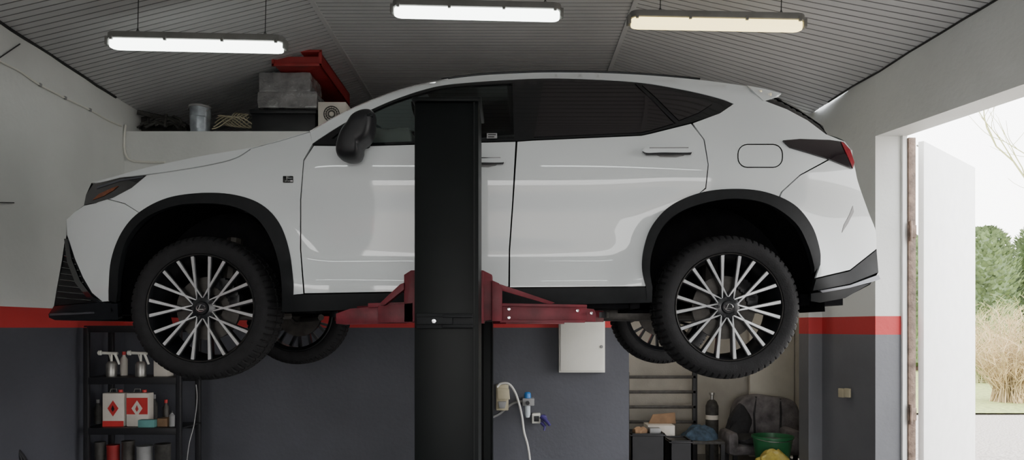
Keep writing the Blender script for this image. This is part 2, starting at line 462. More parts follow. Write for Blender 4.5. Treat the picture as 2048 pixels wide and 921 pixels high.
seamH=C([(292,349),(350,341),(420,329),(470,316),(500,298)])
afo=C([(217,582),(222,520),(243,465),(278,425),(335,396),(405,386),(470,390),(522,409),(558,446),(578,500),(586,560),(586,590)])
afA,afB=split(afo,(278,425))
afi=C([(235,582),(238,535),(252,482),(288,438),(345,413),(405,407),(465,413),(512,436),(542,480),(558,530),(563,570),(564,600)])
aro=C([(1292,572),(1284,535),(1288,495),(1304,452),(1341,412),(1400,386),(1465,378),(1530,384),(1588,409),(1624,452),(1640,500),(1641,530)])
arA,ar_=split(aro,(1400,386)); arB,arC=split(ar_,(1560,394))
ari=C([(1305,575),(1300,540),(1306,498),(1327,452),(1366,421),(1428,402),(1485,398),(1542,411),(1592,447),(1617,493),(1629,535)])
winTop=C([(625,288),(650,271),(690,246),(735,223),(790,199),(850,179),(900,169),(1000,161),(1100,157),(1200,160),(1290,167),(1380,183),(1440,198),(1466,208)])
winBot=[(1466,208),(1440,226),(1384,245),(1300,266),(1283,270),(1062,280),(1033,282),(960,284),(830,288),(730,291),(625,290)]
tailE=C([(1652,269),(1690,284),(1708,330),(1716,365),(1737,425),(1751,462),(1753,498)])
nose=[(205,604),(184,586),(166,555),(150,518),(139,484),(134,470),(133,440),(150,424),(168,411)]
rearE=[(1527,201),(1574,219),(1615,241)]
fglass=C([(662,278),(700,250),(760,217),(820,194),(900,175),(1025,167)])+[(1028,277),(960,279),(830,283),(740,286)]
outline=hoodTop+roofTop[1:]+rearE+tailE+[(1757,545),(1700,580),(1640,598),(1628,560)]+ari[::-1]+[(1304,606),(565,622)]+afi[::-1]+[(235,606)]+nose+[(172,390)]
panel('inner_shell',outline,M['darkshell'],car,off=-.022,holes=[fglass],sp=22,skirt=0)
panel('body_panel',outline,M['paint'],car,off=0,holes=[fglass],sp=24,skirt=0,mirror=True)
panel('side_window',fglass,M['glass'],car,off=-.004,sp=24,skirt=0,mirror=True)
panel('hood',hoodTop+seamH[::-1]+[(240,355),(205,365)],M['paint'],car,sp=10)
panel('front_fender',[(502,298),(560,283),(620,265),(625,288),(606.5,320),(600,400),(600,500),(606.5,588)]+afB[::-1]+[(250,407),(212,397),(262,377),(294,351)]+[(x+1,y+2) for x,y in seamH],M['paint'],car,sp=11)
panel('front_bumper',[(211,398.5),(249,408.5)]+[(x-.5,y+1) for x,y in afA[::-1]]+[(218,603)]+nose[:7]+[(150,424),(168,412),(192,407)],M['paint'],car,sp=11)
panel('front_door',[(628,292),(730,293),(830,290),(960,286),(1031,284),(1024.5,400),(1017.5,500),(1016.5,573),(830,583),(609.5,587),(602.5,500),(602.5,400),(608.5,322)],M['paint'],car,sp=14)
panel('rear_door',[(1035,284),(1062,282),(1283,272),(1302,268),(1382,248),(1407,280),(1415.5,330),(1410.5,376),(1399,386)]+arA[::-1]+[(1290,573),(1020,575),(1020.5,500),(1027.5,400)],M['paint'],car,sp=14)
panel('rear_quarter_panel',roofTop+rearE+[(1652,269),(1690,284),(1702,300),(1665,314),(1600,349.5),(1562,384),(1558,393)]+arB[::-1]+[(1401,386),(1412.5,378),(1417.5,330),(1409.5,280),(1386,247)]+[(1440,227),(1468,208)]+[(x,y-1) for x,y in winTop[::-1]],M['paint'],car,sp=12)
panel('rear_bumper',[(1668,315.5),(1704,300)]+tailE[tailE.index(min(tailE,key=lambda q:abs(q[1]-320))):]+[(1700,540),(1632,556)]+arC[::-1]+[(1562.5,390),(1565.5,384),(1601,351.5)],M['paint'],car,sp=11)
panel('window_frame',winTop+winBot[1:],M['gloss'],car,off=-.003,holes=[fglass],sp=13)
panel('side_window',fglass,M['glass'],car,off=-.006,sp=16,skirt=0)
panel('side_window',[(1087,164),(1180,163),(1268,169),(1300,197),(1347,247),(1300,261),(1280,265),(1068,274)],M['priv'],car,off=.001,sp=13,skirt=.003)
panel('side_window',[(1284,170),(1345,182),(1424,208),(1398,225),(1358,241),(1310,193)],M['priv'],car,off=.001,sp=13,skirt=.003)
panel('window_trim',[(1270,167),(1274,168),(1354,244),(1350,246)],M['black'],car,off=.002,sp=13,skirt=.003)
panel('wheel_arch_trim',afo+[(586,622),(564,625)]+afi[::-1]+[(232,606),(217,602)],M['plastic'],car,off=.010,sp=9,skirt=.03)
panel('wheel_arch_trim',aro+[(1629,545)]+ari[::-1]+[(1304,606),(1294,600)],M['plastic'],car,off=.010,sp=9,skirt=.03)
panel('side_sill',[(586,592),(610,590),(830,586),(1018,577),(1290,575),(1298,580),(1300,606),(1000,612),(830,616),(570,625)],M['plastic'],car,off=.008,sp=13,skirt=.05)
hl=panel('headlight',[(168,410),(172,390),(186,369),(240,356),(292,351),(262,376),(225,396),(192,406)],M['lamp'],car,off=.004,sp=8)
panel('reflector',[(184,401),(198,388),(222,377),(236,372),(226,381),(206,393)],M['amber'],hl,off=.008,sp=7,skirt=.003)
panel('light_strip',[(192,378),(240,362),(285,355),(286,353),(240,359),(195,373)],M['satin'],hl,off=.007,sp=7,skirt=.003)
panel('grille_panel',[(130,478),(139,484),(150,518),(166,555),(184,586),(205,604),(150,608),(110,612),(113,580),(124,520)],M['plastic'],car,off=-.002,sp=8,skirt=.02)
for k in range(9):
    y=500+k*12; a=solve(131-(k*2.2),y,.004); b=solve(143+k*5,y+6,.004); mb=MB(); mb.tube([a,b],.0035,5); mb.build('grille_bar',M['gloss'],car)
panel('intake_frame',[(128,478),(134,478),(143,520),(160,562),(182,592),(204,606),(196,606),(172,594),(150,566),(134,524)],M['gloss'],car,off=.010,sp=6,skirt=.012)
panel('front_lip',[(97,629),(108,613),(190,606),(235,608),(236,640),(185,641),(110,641),(98,636)],M['gloss'],car,off=.012,sp=9,skirt=.03)
panel('lip_highlight',[(99,628),(185,625),(186,628),(99,632)],M['satin'],car,off=.022,sp=9,skirt=.01)  # satin strip drawn as the highlight along the front lip
tl=panel('tail_light',[(1566,281),(1600,278),(1660,280),(1687,284),(1701,300),(1709,325),(1706,338),(1660,319),(1610,303),(1580,294)],M['taildark'],car,off=.010,sp=8)
panel('red_lens',[(1682,283),(1687,285),(1701,300),(1709,325),(1706,337),(1698,318)],M['tail'],tl,off=.014,sp=6,skirt=.003)
panel('lower_bumper',[(1632,559),(1700,543),(1753,501),(1757,545),(1700,568),(1640,580),(1626,582)],M['plastic'],car,off=.006,sp=9,skirt=.03)
panel('bumper_trim',[(1640,582),(1700,571),(1757,550),(1761,559),(1742,565),(1700,576),(1645,586)],M['satin'],car,off=.012,sp=9,skirt=.02)
panel('bumper_trim',[(1622,588),(1700,576),(1741,567),(1690,597),(1640,606),(1622,603)],M['plastic'],car,off=.0,sp=9,skirt=.02)
panel('bumper_notch',[(1706,412),(1708,424),(1696,448),(1684,466),(1688,450),(1699,430)],M['grey'],car,off=.002,sp=7,skirt=.003)  # flat grey patch along the rear bumper's character line
panel('spoiler',[(1494,171),(1530,178),(1563,187),(1550,194),(1527,201)],M['paint'],car,off=.006,sp=8)
panel('rear_side_glass',[(1527,201),(1545,196)]+rearTop[:-5]+[(1652,268),(1615,241),(1574,219)],M['gloss'],car,off=-.003,sp=8)
def rrect(x0,y0,x1,y1,r,n=5):
    out=[]
    for cx,cy,a in ((x1-r,y0+r,-PI/2),(x1-r,y1-r,0),(x0+r,y1-r,PI/2),(x0+r,y0+r,PI)):
        for k in range(n+1): t=a+PI/2*k/n; out.append((cx+r*math.cos(t),cy+r*math.sin(t)))
    return out
panel('fuel_flap_gap',rrect(1475,288,1566,336,20),M['darkshell'],car,off=.001,sp=10,skirt=.002,holes=[rrect(1477,290,1564,334,18)])
def handle(x0,x1,y):
    h=panel('door_handle',C([(x0,y),(x0+8,y-8),(x0+40,y-11),(x1-6,y-9),(x1,y-2)])+C([(x1,y-2),(x1-6,y+3),(x0+40,y+3),(x0+10,y+4),(x0,y)])[1:-1],M['paint'],car,off=.035,sp=5,skirt=.018)
    panel('handle_recess_shade',[(x0+20,y+3),(x1-12,y+3),(x1-20,y+10),(x1-35,y+13),(x0+35,y+12)],M['grey'],h,off=.003,sp=6,skirt=.002)  # grey patch stands for the shade in the hollow under the handle
    panel('handle_grip',[(x0+1,y+1),(x1-1,y),(x1-5,y+6),(x0+8,y+7)],M['black'],h,off=.034,sp=6,skirt=.012)
    panel('handle_highlight',[(x0+14,y-7),(x1-10,y-7.5),(x1-10,y-5.5),(x0+14,y-5)],M['chrome'],h,off=.037,sp=6,skirt=.002)
handle(1285,1387,302); handle(912,1011,322)
strip('hood_top',hoodTop,M['paint'],car,cz=.035,bx=-.02)
strip('windshield',[p for p in roofTop if p[0]<=845],M['glass'],car,cz=.02,bx=-.10)
strip('roof',[p for p in roofTop if p[0]>=835],M['gloss'],car,cz=.03)
strip('rear_window',[(1527,200),(1552,196),(1597,220),(1640,249),(1654,268)],M['gloss'],car,cz=0,bx=.07)
strip('tailgate',tailE,M['paint'],car,bx=.09)
strip('rear_lower_panel',[(1753,498),(1757,545),(1740,570),(1690,596),(1640,604)],M['plastic'],car,bx=.09)
strip('spoiler_blade',[(1498,172),(1530,178),(1563,187),(1527,201)],M['paint'],car,bx=.03,off=.0)
strip('front_grille',[(183,366),(172,390),(168,411),(150,424),(133,440),(133,470),(128,500),(113,580),(108,612),(98,630),(110,641),(185,641)],M['plastic'],car,bx=-.08)
mb=MB(); mb.tube([solve(x,y,-.02)+Vector((0,0,.006)) for x,y in roofTop if 880<x<1410],.006,8); mb.build('roof_rail',M['gloss'],car)
mb=MB(); mb.tube([solve(x,y+1,.0)+Vector((0,-.002,.002)) for x,y in roofTop if x<900],.003,6); mb.build('pillar_trim',M['chrome'],car)
mb=MB(); mb.pillow(C([(747,224),(741,220),(725,221),(707,230),(696,246),(684,262),(676,282),(673,303),(678,315),(692,321),(712,319),(720,308),(722,292),(738,278),(746,255),(747,224)],4)[:-1],[(.45,3.455),(.72,3.46),(.88,3.472),(.96,3.49),(1,3.52),(1,3.57),(.96,3.61),(.8,3.64)])
mi=mb.build('side_mirror',M['black'],car,ang=70)
mb=MB(); mb.pprism([(690,285),(735,275),(735,290),(700,296)],3.6,.16,.01); mb.build('mirror_arm',M['plastic'],mi)
mb=MB(); mb.pillow([(705,240),(722,228),(742,225),(744,231),(726,236),(708,246)],[(.7,3.463),(1,3.468),(1,3.5)]); mb.build('mirror_indicator',M['gloss'],mi)
bq=solve(576,359,.004)
mb=MB(); mb.box(bq+Vector((-.026,-.003,-.017)),bq+Vector((.026,.012,.017)),.003); bg=mb.build('badge',M['gloss'],car)
text('F',.026,bq+Vector((0,-.0045,.005)),M['chrome'],bg,sx=1.6); text('SPORT',.009,bq+Vector((0,-.0045,-.010)),M['chrome'],bg,sx=1.1)
sq=solve(984,272,.006); mb=MB(); mb.box(sq+Vector((-.026,-.002,-.013)),sq+Vector((.026,.0,.013))); st=mb.build('window_sticker',M['grey'],car)
mb=MB(); mb.box(sq+Vector((-.02,-.003,.003)),sq+Vector((.02,-.001,.008))); mb.box(sq+Vector((-.02,-.003,-.008)),sq+Vector((.012,-.001,-.003))); mb.build('sticker_print',M['black'],st)
for (cx,cz),(rx,rz) in zip(WC,((.47,.57),(.50,.60))):
    for sd in (0,1):
        mb=MB(); f=(lambda y:y) if sd==0 else (lambda y:2*YC-y)
        arc=[(cx+rx*math.cos(PI*i/24),cz-.02+rz*math.sin(PI*i/24)) for i in range(25)]
        mb.grid([[(x,f(y),z) for y in (3.71,4.0,4.12)] for x,z in arc])
        mb._f([mb.bm.verts.new((x,f(4.12),z)) for x,z in arc])
        mb.build('wheel_liner',M['liner'],car)
mb=MB(); mb.box((-2.2,4.12,1.60),(1.75,5.08,1.66)); mb.box((-1.13,3.74,1.60),(.66,5.46,1.65)); mb.box((1.55,3.9,1.62),(1.78,5.3,1.68)); mb.box((-2.35,3.95,1.57),(-2.03,5.25,1.64))
mb.build('underbody',M['liner'],car)
mb=MB(); mb.tube([(-.9,4.5,1.57),(.3,4.5,1.57),(.9,4.35,1.58),(1.3,4.3,1.57)],.035,10); mb.box((.45,4.15,1.54),(.95,4.55,1.62),.02); mb.build('exhaust',M['dsteel'],car)
for cx,_ in WC:
    for sg in (-1,1):
        mb=MB(); mb.tube([(cx+.05,YC+sg*.70,1.56),(cx+.28,YC+sg*.35,1.57)],.022,8); mb.tube([(cx,YC+sg*.72,1.6),(cx,YC+sg*.1,1.6)],.02,8)
        mb.tube([(cx,YC+sg*.55,1.62),(cx+.02,YC+sg*.5,2.0)],.045,10); mb.build('suspension_arm',M['dsteel'],car)
for sy in (-.37,.37):
    mb=MB(); y=YC+sy
    mb.box((-.35,y-.25,1.85),(.2,y+.25,2.02),.05); mb.box((.12,y-.24,1.98),(.30,y+.24,2.52),.06); mb.box((.20,y-.13,2.56),(.30,y+.13,2.76),.04); mb.tube([(.25,y-.06,2.5),(.25,y-.06,2.6)],.01); mb.tube([(.25,y+.06,2.5),(.25,y+.06,2.6)],.01)
    mb.build('car_seat',M['cloth'],car)
mb=MB(); mb.box((-1.1,3.85,2.15),(-.52,5.35,2.47),.05); mb.build('dashboard',M['cloth'],car)
mb=MB(); c=Vector((-.50,YC-.37,2.48)); ax=Matrix.Rotation(math.radians(25),3,'Y')
mb.tube([c+ax@Vector((0,.18*math.cos(t),.18*math.sin(t))) for t in [2*PI*k/24 for k in range(25)]],.016,8,cap=False); mb.tube([c+ax@Vector((0,-.18,0)),c+ax@Vector((0,.18,0))],.015,6)
mb.build('steering_wheel',M['cloth'],car)
sh=MB(); sh.box((-.82,3.95,2.472),(-.55,4.5,2.60),.02); sh.sub(3).noisy(.03,8); tag(sh.build('added_cover',M['wht'],ang=80),'added pale cover on the dashboard giving the lighter area behind the front window','cover')  # pale shape added for the lighter area seen through the front glass
# ---- wheel: ten crossing V spokes
def wheel():
    RO=PI/2
    w=MB(); w.lathe([(.276,.004),(.271,.001),(.266,.010),(.258,.035),(.246,.10),(.244,.20),(.268,.228),(.276,.225)],(0,0,0),'Y',80)
    w.lathe([(0,.028),(.048,.028),(.066,.038),(.078,.075),(0,.08)],(0,0,0),'Y',40)
    DA=math.radians(26.5); R0=.052; R1=.267
    def ends(k,sg):
        a0=2*PI*k/10+RO; a1=a0+sg*DA
        p0=Vector((R0*math.cos(a0+sg*.03),0,R0*math.sin(a0+sg*.03))); p1=Vector((R1*math.cos(a1),0,R1*math.sin(a1)))
        t=(p1-p0).normalized(); return p0,p1,Vector((-t.z,0,t.x))
    for k in range(10):
        for sg in (-1,1):
            p0,p1,n=ends(k,sg)
            w.prism([p0-n*.006+Vector((0,.037,0)),p0+n*.006+Vector((0,.037,0)),p1+n*.011+Vector((0,.018,0)),p1-n*.011+Vector((0,.018,0))],(0,.035,0))
    root=w.build('wheel',M['rim'],car,local=True)
    for k in range(10):
        s=MB()
        for sg in (-1,1):
            p0,p1,n=ends(k,sg); pm=p0.lerp(p1,.30); dy=.0004*(1 if sg>0 else 0)
            q=[p0-n*.002+Vector((0,.031,0)),p0+n*.002+Vector((0,.031,0)),pm+n*.0048+Vector((0,.024,0)),p1+n*.0078+Vector((0,.010,0)),p1-n*.0078+Vector((0,.010,0)),pm-n*.0048+Vector((0,.024,0))]
            s.prism([v+Vector((0,dy,0)) for v in q],(0,.008,0))
        s.build('spoke',M['machined'],root,local=True)
    half=[(.274,.012),(.280,.001),(.294,-.004),(.312,-.008),(.330,-.006),(.346,.002),(.358,.014),(.3655,.028),(.3695,.048),(.371,.066),(.363,.068),(.363,.078),(.3715,.080),(.372,.112)]
    prof=half+[(r,.235-y) for r,y in half[::-1]]
    t=MB(); t.lathe(prof,(0,0,0),'Y',320,rf=lambda j,k:(-.008 if ((k+ (2 if j>14 else 0))%5<1 and (6<=j<=len(prof)-7)) else (-.004 if (k%5<1 and j in(5,len(prof)-6)) else 0)))
    t.build('tyre',M['tyre'],root,local=True,ang=25)
    c=MB(); c.lathe([(.2745,.0035),(.2725,.0),(.2700,.002),(.2705,.008),(.2745,.008)],(0,0,0),'Y',80,closed=True); c.build('rim_lip',M['dsteel'],root,local=True)
    c=MB(); c.lathe([(0,.012),(.030,.012),(.034,.016),(.036,.04)],(0,0,0),'Y',32); cc=c.build('center_cap',M['rim'],root,local=True)
    c=MB(); c.tube([(.022*math.cos(t),.011,.017*math.sin(t)) for t in [2*PI*k/24 for k in range(25)]],.0025,6,cap=False)
    c.tube([(-.002,.011,.015),(-.012,.011,-.007),(.014,.011,-.007)],.0028,6); c.build('emblem',M['chrome'],cc,local=True)
    for k in range(5):
        a=2*PI*k/5+PI/2+PI/10; c=MB(); c.lathe([(0,.026),(.007,.026),(.009,.030),(.009,.05)],(.048*math.cos(a),0,.048*math.sin(a)),'Y',6); c.build('lug_nut',M['black'],root,local=True)
    c=MB(); c.lathe([(.06,.10),(.165,.10),(.165,.125),(.06,.125)],(0,0,0),'Y',48,closed=True); c.lathe([(0,.09),(.075,.09),(.08,.13)],(0,0,0),'Y',32); c.build('brake_disc',M['dsteel'],root,local=True)
    c=MB()
    for k in range(7):
        a=.3+k*.13; c.box((.15*math.cos(a)-.028,.078,.15*math.sin(a)-.028),(.15*math.cos(a)+.028,.15,.15*math.sin(a)+.028),.006)
    c.build('brake_caliper',M['black'],root,local=True)
    return root
wh=wheel(); cl=car.location
locs=[(-1.584,3.68,1.60,0),(1.104,3.68,1.605,0),(-1.584,5.52,1.60,PI),(1.104,5.52,1.605,PI)]
for i,(x,y,z,r) in enumerate(locs):
    w=wh if i==0 else dup(wh,(0,0,0)); w.location=Vector((x,y,z))-cl; w.rotation_euler=(0,.05*i,r)
# ================================================================ LIFT
post=empty('lift_post',(-.28,3.2,0),'black steel lift column standing in front of the car doors','lift column')
PX0=P(829,0,3.06).x; PX1=P(957,0,3.06).x; PT=P(0,205,3.06).z
mb=MB(); mb.box((PX0,3.06,0),(PX1,3.075,PT),.003); mb.box((PX0,3.07,0),(PX0+.015,3.36,PT)); mb.box((PX1-.015,3.07,0),(PX1,3.36,PT))
mb.box((PX0,3.345,0),(PX0+.07,3.36,PT)); mb.box((PX1-.07,3.345,0),(PX1,3.36,PT)); mb.build('column',M['post'],post)
mb=MB(); mb.box((PX1-.022,3.053,0),(PX1-.014,3.062,PT)); mb.build('edge_strip',M['post'],post)
mb=MB(); mb.box((PX0-.008,3.04,PT),(PX1+.012,3.38,PT+.018),.003); mb.build('top_plate',M['post'],post)
mb=MB(); mb.box((PX0-.12,2.95,0),(PX1+.12,3.5,.02),.004); mb.build('base_plate',M['post'],post)
mb=MB(); mb.pbox(832,627,946,658,3.04,.02,.004); mb.pbox(832,634,905,650,3.025,.02,.004); mb.pbox(884,630,946,636,3.02,.03,.003); mb.pbox(884,650,946,656,3.02,.03,.003); lk=mb.build('lock_bracket',M['plastic'],post)
mb=MB(); c=P(868,643,3.02); mb.lathe([(0,-.006),(.009,-.005),(.011,0),(.011,.012)],c,'Y',6); mb.build('bolt',M['chrome'],lk)
fp=empty('lift_post',(-.2,6.05,0),'far dark lift column mostly hidden behind the near column','lift column')
x1=P(985,0,5.9).x
mb=MB(); mb.box((x1-.28,6.14,0),(x1,6.155,2.48)); mb.box((x1-.28,5.86,0),(x1-.265,6.14,2.48)); mb.box((x1-.015,5.86,0),(x1,6.14,2.48)); mb.box((x1-.28,5.86,0),(x1-.21,5.875,2.48)); mb.box((x1-.07,5.86,0),(x1,5.875,2.48)); mb.build('column',M['post'],fp)
mb=MB(); mb.box((x1-.28,5.84,2.48),(x1,6.16,2.5)); mb.build('top_plate',M['post'],fp)
mb=MB(); mb.box((x1-.42,5.7,0),(x1+.1,6.25,.02)); mb.build('base_plate',M['post'],fp)
car_g=empty('lift_carriage',(-.28,3.42,1.5),'dark red lift carriage with swing arms holding up the near car side','lift arms')
mb=MB(); mb.pprism([(808,550),(822,541),(832,541),(832,645),(808,645)],3.40,.13,.002); mb.pprism([(951,541),(966,541),(984,550),(984,640),(951,645)],3.40,.13,.002); mb.box((PX0-.01,3.37,1.52),(PX1+.01,3.5,1.76),.002)
mb.build('carriage_body',M['lred'],car_g)
mb=MB(); mb.pprism([(808,566),(800,569),(760,607),(768,612),(804,582),(808,580)],3.38,.05,.001); mb.pprism([(756,612),(826,606),(826,646),(756,646)],3.40,.08,.002); mb.build('gusset',M['lred'],car_g)
mb=MB(); mb.pprism([(984,561),(998,567),(1004,578),(1004,643),(984,643)],3.37,.09,.001); mb.pprism([(984,564),(1004,570),(1110,606),(1100,610),(1004,582)],3.40,.02,.001); mb.build('gusset',M['lred'],car_g)
def arm(a,b):
    mb=MB()
    v=Vector(b)-Vector(a); n=Vector((-v.y,v.x,0)).normalized()*.04
    mb.prism([Vector(a)-n,Vector(b)-n*.8,Vector(b)+n*.8,Vector(a)+n],(0,0,.062),.002)
    n2=n*1.25; m_=Vector(a).lerp(Vector(b),.55)
    mb.prism([Vector(a)-n2-Vector((0,0,.012)),m_-n2-Vector((0,0,.012)),m_+n2-Vector((0,0,.012)),Vector(a)+n2-Vector((0,0,.012))],(0,0,.086),.002)
    mb.build('lift_arm',M['lred'],car_g)
    mb=MB(); c=Vector(b); mb.lathe([(.0,.0),(.05,.0),(.05,.03),(.02,.035),(.02,.037),(.05,.038),(.05,.040),(0,.040)],c+Vector((0,0,.022)),'Z',24); mb.build('lift_pad',M['black'],car_g)
arm((-.53,3.46,1.535),(-.93,3.92,1.535)); arm((-.06,3.44,1.530),(.47,3.90,1.530))
mb=MB(); mb.pprism([(1000,609),(1172,611),(1174,618),(1174,636),(1170,645),(1000,645)],3.40,.07,.001); mb.pprism([(1000,607),(1174,610),(1174,615),(1000,613)],3.385,.02,.001); mb.pprism([(1000,641),(1170,641),(1170,646),(1000,646)],3.385,.02,.001); mb.pprism([(1160,616),(1188,619),(1192,628),(1191,644),(1160,644)],3.42,.06,.002); mb.build('arm_sleeve',M['lred'],car_g)
for x,y in ((1018,619),(1018,636),(1155,622),(1183,627)):
    mb=MB(); mb.lathe([(0,-.006),(.007,-.005),(.008,0),(.008,.02)],P(x,y,3.385),'Y',6); mb.build('bolt',M['chrome'],car_g)
mb=MB(); mb.pprism([(672,628),(700,618),(812,608),(812,647),(690,650),(672,648)],3.45,.06,.001); mb.pprism([(736,607),(808,605),(808,612),(736,616)],3.43,.03,.001); mb.build('arm_sleeve',M['lred'],car_g)
# ================================================================ LAMPS
def lamp(px0,py0,px1,py1,Y,m,label,wires,c=None,L=None):
    if c is None:
        a=P(px0,py0,Y); b=P(px1,py1,Y); c=(a+b)/2; L=(b-a).length; th=math.atan2(b.z-a.z,b.x-a.x)
        lxs=[(wx-(px0+px1)/2)*Y/F for wx in wires]
    else: th=0; lxs=[-.5,.5]; c=Vector(c)
    r=empty('fluorescent_lamp',c,label,'ceiling lamp','waterproof tube lamps under the ceiling')
    def prof(mb,z0,z1,w,inset):
        x=L/2-inset; n=6; pts=[]
        for k in range(n+1): t=-PI/2+PI*k/n; pts.append((x-w+ w*math.cos(t),w*math.sin(t)))
        for k in range(n+1): t=PI/2+PI*k/n; pts.append((-x+w+ w*math.cos(t),w*math.sin(t)))
        mb.prism([(p,q,z0) for p,q in pts],(0,0,z1-z0),.008)
    mb=MB(); prof(mb,-.002,.045,.062,0); mb.build('housing',M['housing'],r,local=True)
    mb=MB(); prof(mb,-.055,-.001,.05,.012); mb.build('diffuser',m,r,local=True)
    for sx in (-.46,-.16,.16,.46):
        mb=MB(); mb.box((sx*L-.01,-.066,-.016),(sx*L+.01,-.05,.012),.002); mb.build('clip',M['housing'],r,local=True)
    for sx in (-1,1):
        mb=MB(); mb.box((sx*L/2-.013,-.03,-.04),(sx*L/2+.013,.03,.02),.004); mb.build('end_cap',M['housing'],r,local=True)
    for lx in lxs:
        X=c.x+lx; zc=ceilz(X,Y); mb=MB()
        mb.tube([(lx,0,.04),(lx*1.0,0,zc-c.z)],.0035,6)
        mb.tube([(lx-.02,0,.04),(lx,0,.09),(lx+.02,0,.04)],.003,6)
        mb.build('hanging_wire',M['wire'],r,local=True)
    r.rotation_euler=(0,-th,0)
    return r
lamp(217,80,571,88,5.1,M['tube1'],'cool white tube lamp hanging at left above the loft shelf',(275,530))
lamp(785,16,1123,24,5.1,M['tube1'],'cool white tube lamp in the middle, above the car roof',(815,1090))
lamp(1258,38,1608,45,5.1,M['tube2'],'warm yellowish tube lamp hanging above the car tail',(1320,1562))
lamp(0,0,0,0,.1,M['tube3'],'cool white tube lamp above the near side of the garage, left of the column',(),c=(-1.55,.1,3.45),L=1.25)
lamp(0,0,0,0,.1,M['tube3'],'cool white tube lamp above the near side of the garage, right of the column',(),c=(.9,.1,3.45),L=1.25)
# ================================================================ LOFT ITEMS
ZL0=3.285
def zto(py,Y): return P(0,py,Y).z
r=empty('paint_bucket',(P(400,0,6.75).x,6.75,ZL0),'dented grey metal bucket on the loft edge','bucket')
h=zto(214,6.75)-ZL0
mb=MB(); mb.lathe([(0,0),(.08,0),(.088,h*.3),(.09,h*.33),(.090,h*.6),(.094,h*.62),(.095,h),(.088,h),(.085,.01)],(0,0,0),'Z',32); mb.noisy(.012,14); mb.build('bucket_body',M['zinc'],r,local=True)
mb=MB(); mb.tube([(.095*math.cos(t),-.02-.05*math.sin(t),h-.02-.06*math.sin(t)) for t in [PI*k/12 for k in range(13)]],.003,6); mb.build('bucket_handle',M['steel'],r,local=True)
mb=MB(); mb.lathe([(.092,0),(.1,.004),(.1,.02),(.092,.024)],(0,0,h-.02),'Z',32,closed=True); mb.build('rim_band',M['grey'],r,local=True)
random.seed(2); mb=MB()
for k in range(11):
    x0,x1=424+k*3,506-k*1.5; pts=[]
    for i in range(14):
        t=i/13; pts.append(P(x0+(x1-x0)*t,258-24*math.sin(t*PI*.8+k*.35)**2-k*.8,6.78+.02*k+.04*math.sin(6*t+k)))
    mb.tube(pts,.0055,6)
tag(mb.build('cable_coil',M['yel']),'loose tangle of pale cables beside the grey bucket','cable')
mb=MB(); random.seed(3)
for k in range(26):
    a=P(274+k*4,258-random.random()*10,6.70+random.random()*.2); b=P(286+random.random()*78,228+random.random()*24,6.72+random.random()*.2)
    if b.z>ZLe(6.7)-.06: b.z=ZLe(6.7)-.06
    mb.tube([a,(a+b)/2+Vector((0,0,.03)),b],.006+.012*random.random(),6)
mb.pprism([(270,262),(270,236),(290,232),(330,240),(372,246),(374,262)],6.90,.15,.01)
mb.tube([P(274,224,6.75),P(300,230,6.8),P(345,240,6.8),P(370,250,6.75)],.022,7)
tag(mb.build('scrap_metal_pile',M['blk2']),'dark pile of scrap parts in the left loft corner','scrap pile')
r=empty('storage_crate',(P(560,0,6.7).x,6.9,ZL0),'black plastic crate under the wrapped bundle on the loft','crate')
mb=MB(); a=P(492,216,6.68); b=P(632,216,6.68); mb.box((a.x+.04,6.70,ZL0),(b.x-.01,7.15,a.z-.04),.01); mb.sub(2).noisy(.01,9); mb.build('crate_body',M['black'],r)
mb=MB(); mb.box((a.x+.03,6.68,a.z-.05),(b.x,7.16,a.z-.012),.006); mb.build('crate_rim',M['black'],r)
mb=MB(); a2=P(515,144,6.68); b2=P(618,144,6.68); mb.box((a2.x,6.68,a.z),(b2.x+.07,7.1,a.z+.15),.006); mb.box((a2.x+.01,6.69,a.z+.15),(b2.x+.01,7.1,a2.z),.006)
mb.sub(6).noisy(.006,14).noisy(.004,40)
tag(mb.build('wrapped_bundle',M['wrap'],ang=30),'boxes wrapped in crinkled plastic film on top of the black crate','wrapped boxes')
r=empty('steel_box_beam',(P(590,0,6.6).x,7.2,a2.z),'red open-ended steel box beam lying on the wrapped boxes','steel beam')
a3=P(549,140,6.55); b3=P(640,114,6.55); a3.z=a2.z+.012; t=.014; b3.z=a3.z+.13
mb=MB(); mb.box(a3,(b3.x,7.75,a3.z+t),.002); mb.box((a3.x,6.55,b3.z-t),(b3.x,7.75,b3.z),.002); mb.box((a3.x,6.55,a3.z),(a3.x+t,7.75,b3.z)); mb.box((b3.x-t,6.55,a3.z),(b3.x,7.75,b3.z)); mb.box((a3.x,6.565,a3.z),(b3.x,6.575,a3.z+.085)); mb.box((a3.x,6.65,a3.z),(b3.x,6.66,b3.z)); mb.build('beam_body',M['redm'],r)
mb=MB(); mb.box((a3.x-.02,6.53,a3.z-.010),(b3.x+.02,6.55,a3.z+.014),.002); mb.box((a3.x-.02,6.53,b3.z-.014),(b3.x+.02,6.55,b3.z+.006),.002); mb.box((a3.x-.02,6.53,a3.z-.01),(a3.x,6.55,b3.z)); mb.box((b3.x,6.53,a3.z-.01),(b3.x+.02,6.55,b3.z)); mb.build('end_flange',M['redm'],r)
r=empty('filter_box',(P(662,0,6.7).x,6.8,ZL0),'small white carton with a round printed disc on the loft','box')
mb=MB(); a=P(636,204,6.68); b=P(692,204,6.68); mb.box((a.x,6.68,ZL0),(b.x,6.9,a.z),.004); mb.build('carton',M['paper'],r)
mb=MB(); c=P(663,228,6.676)
for R in (.075,.055,.035): mb.lathe([(R,0),(R-.009,0),(R-.009,.004),(R,.004)],c,'Y',32,closed=True)
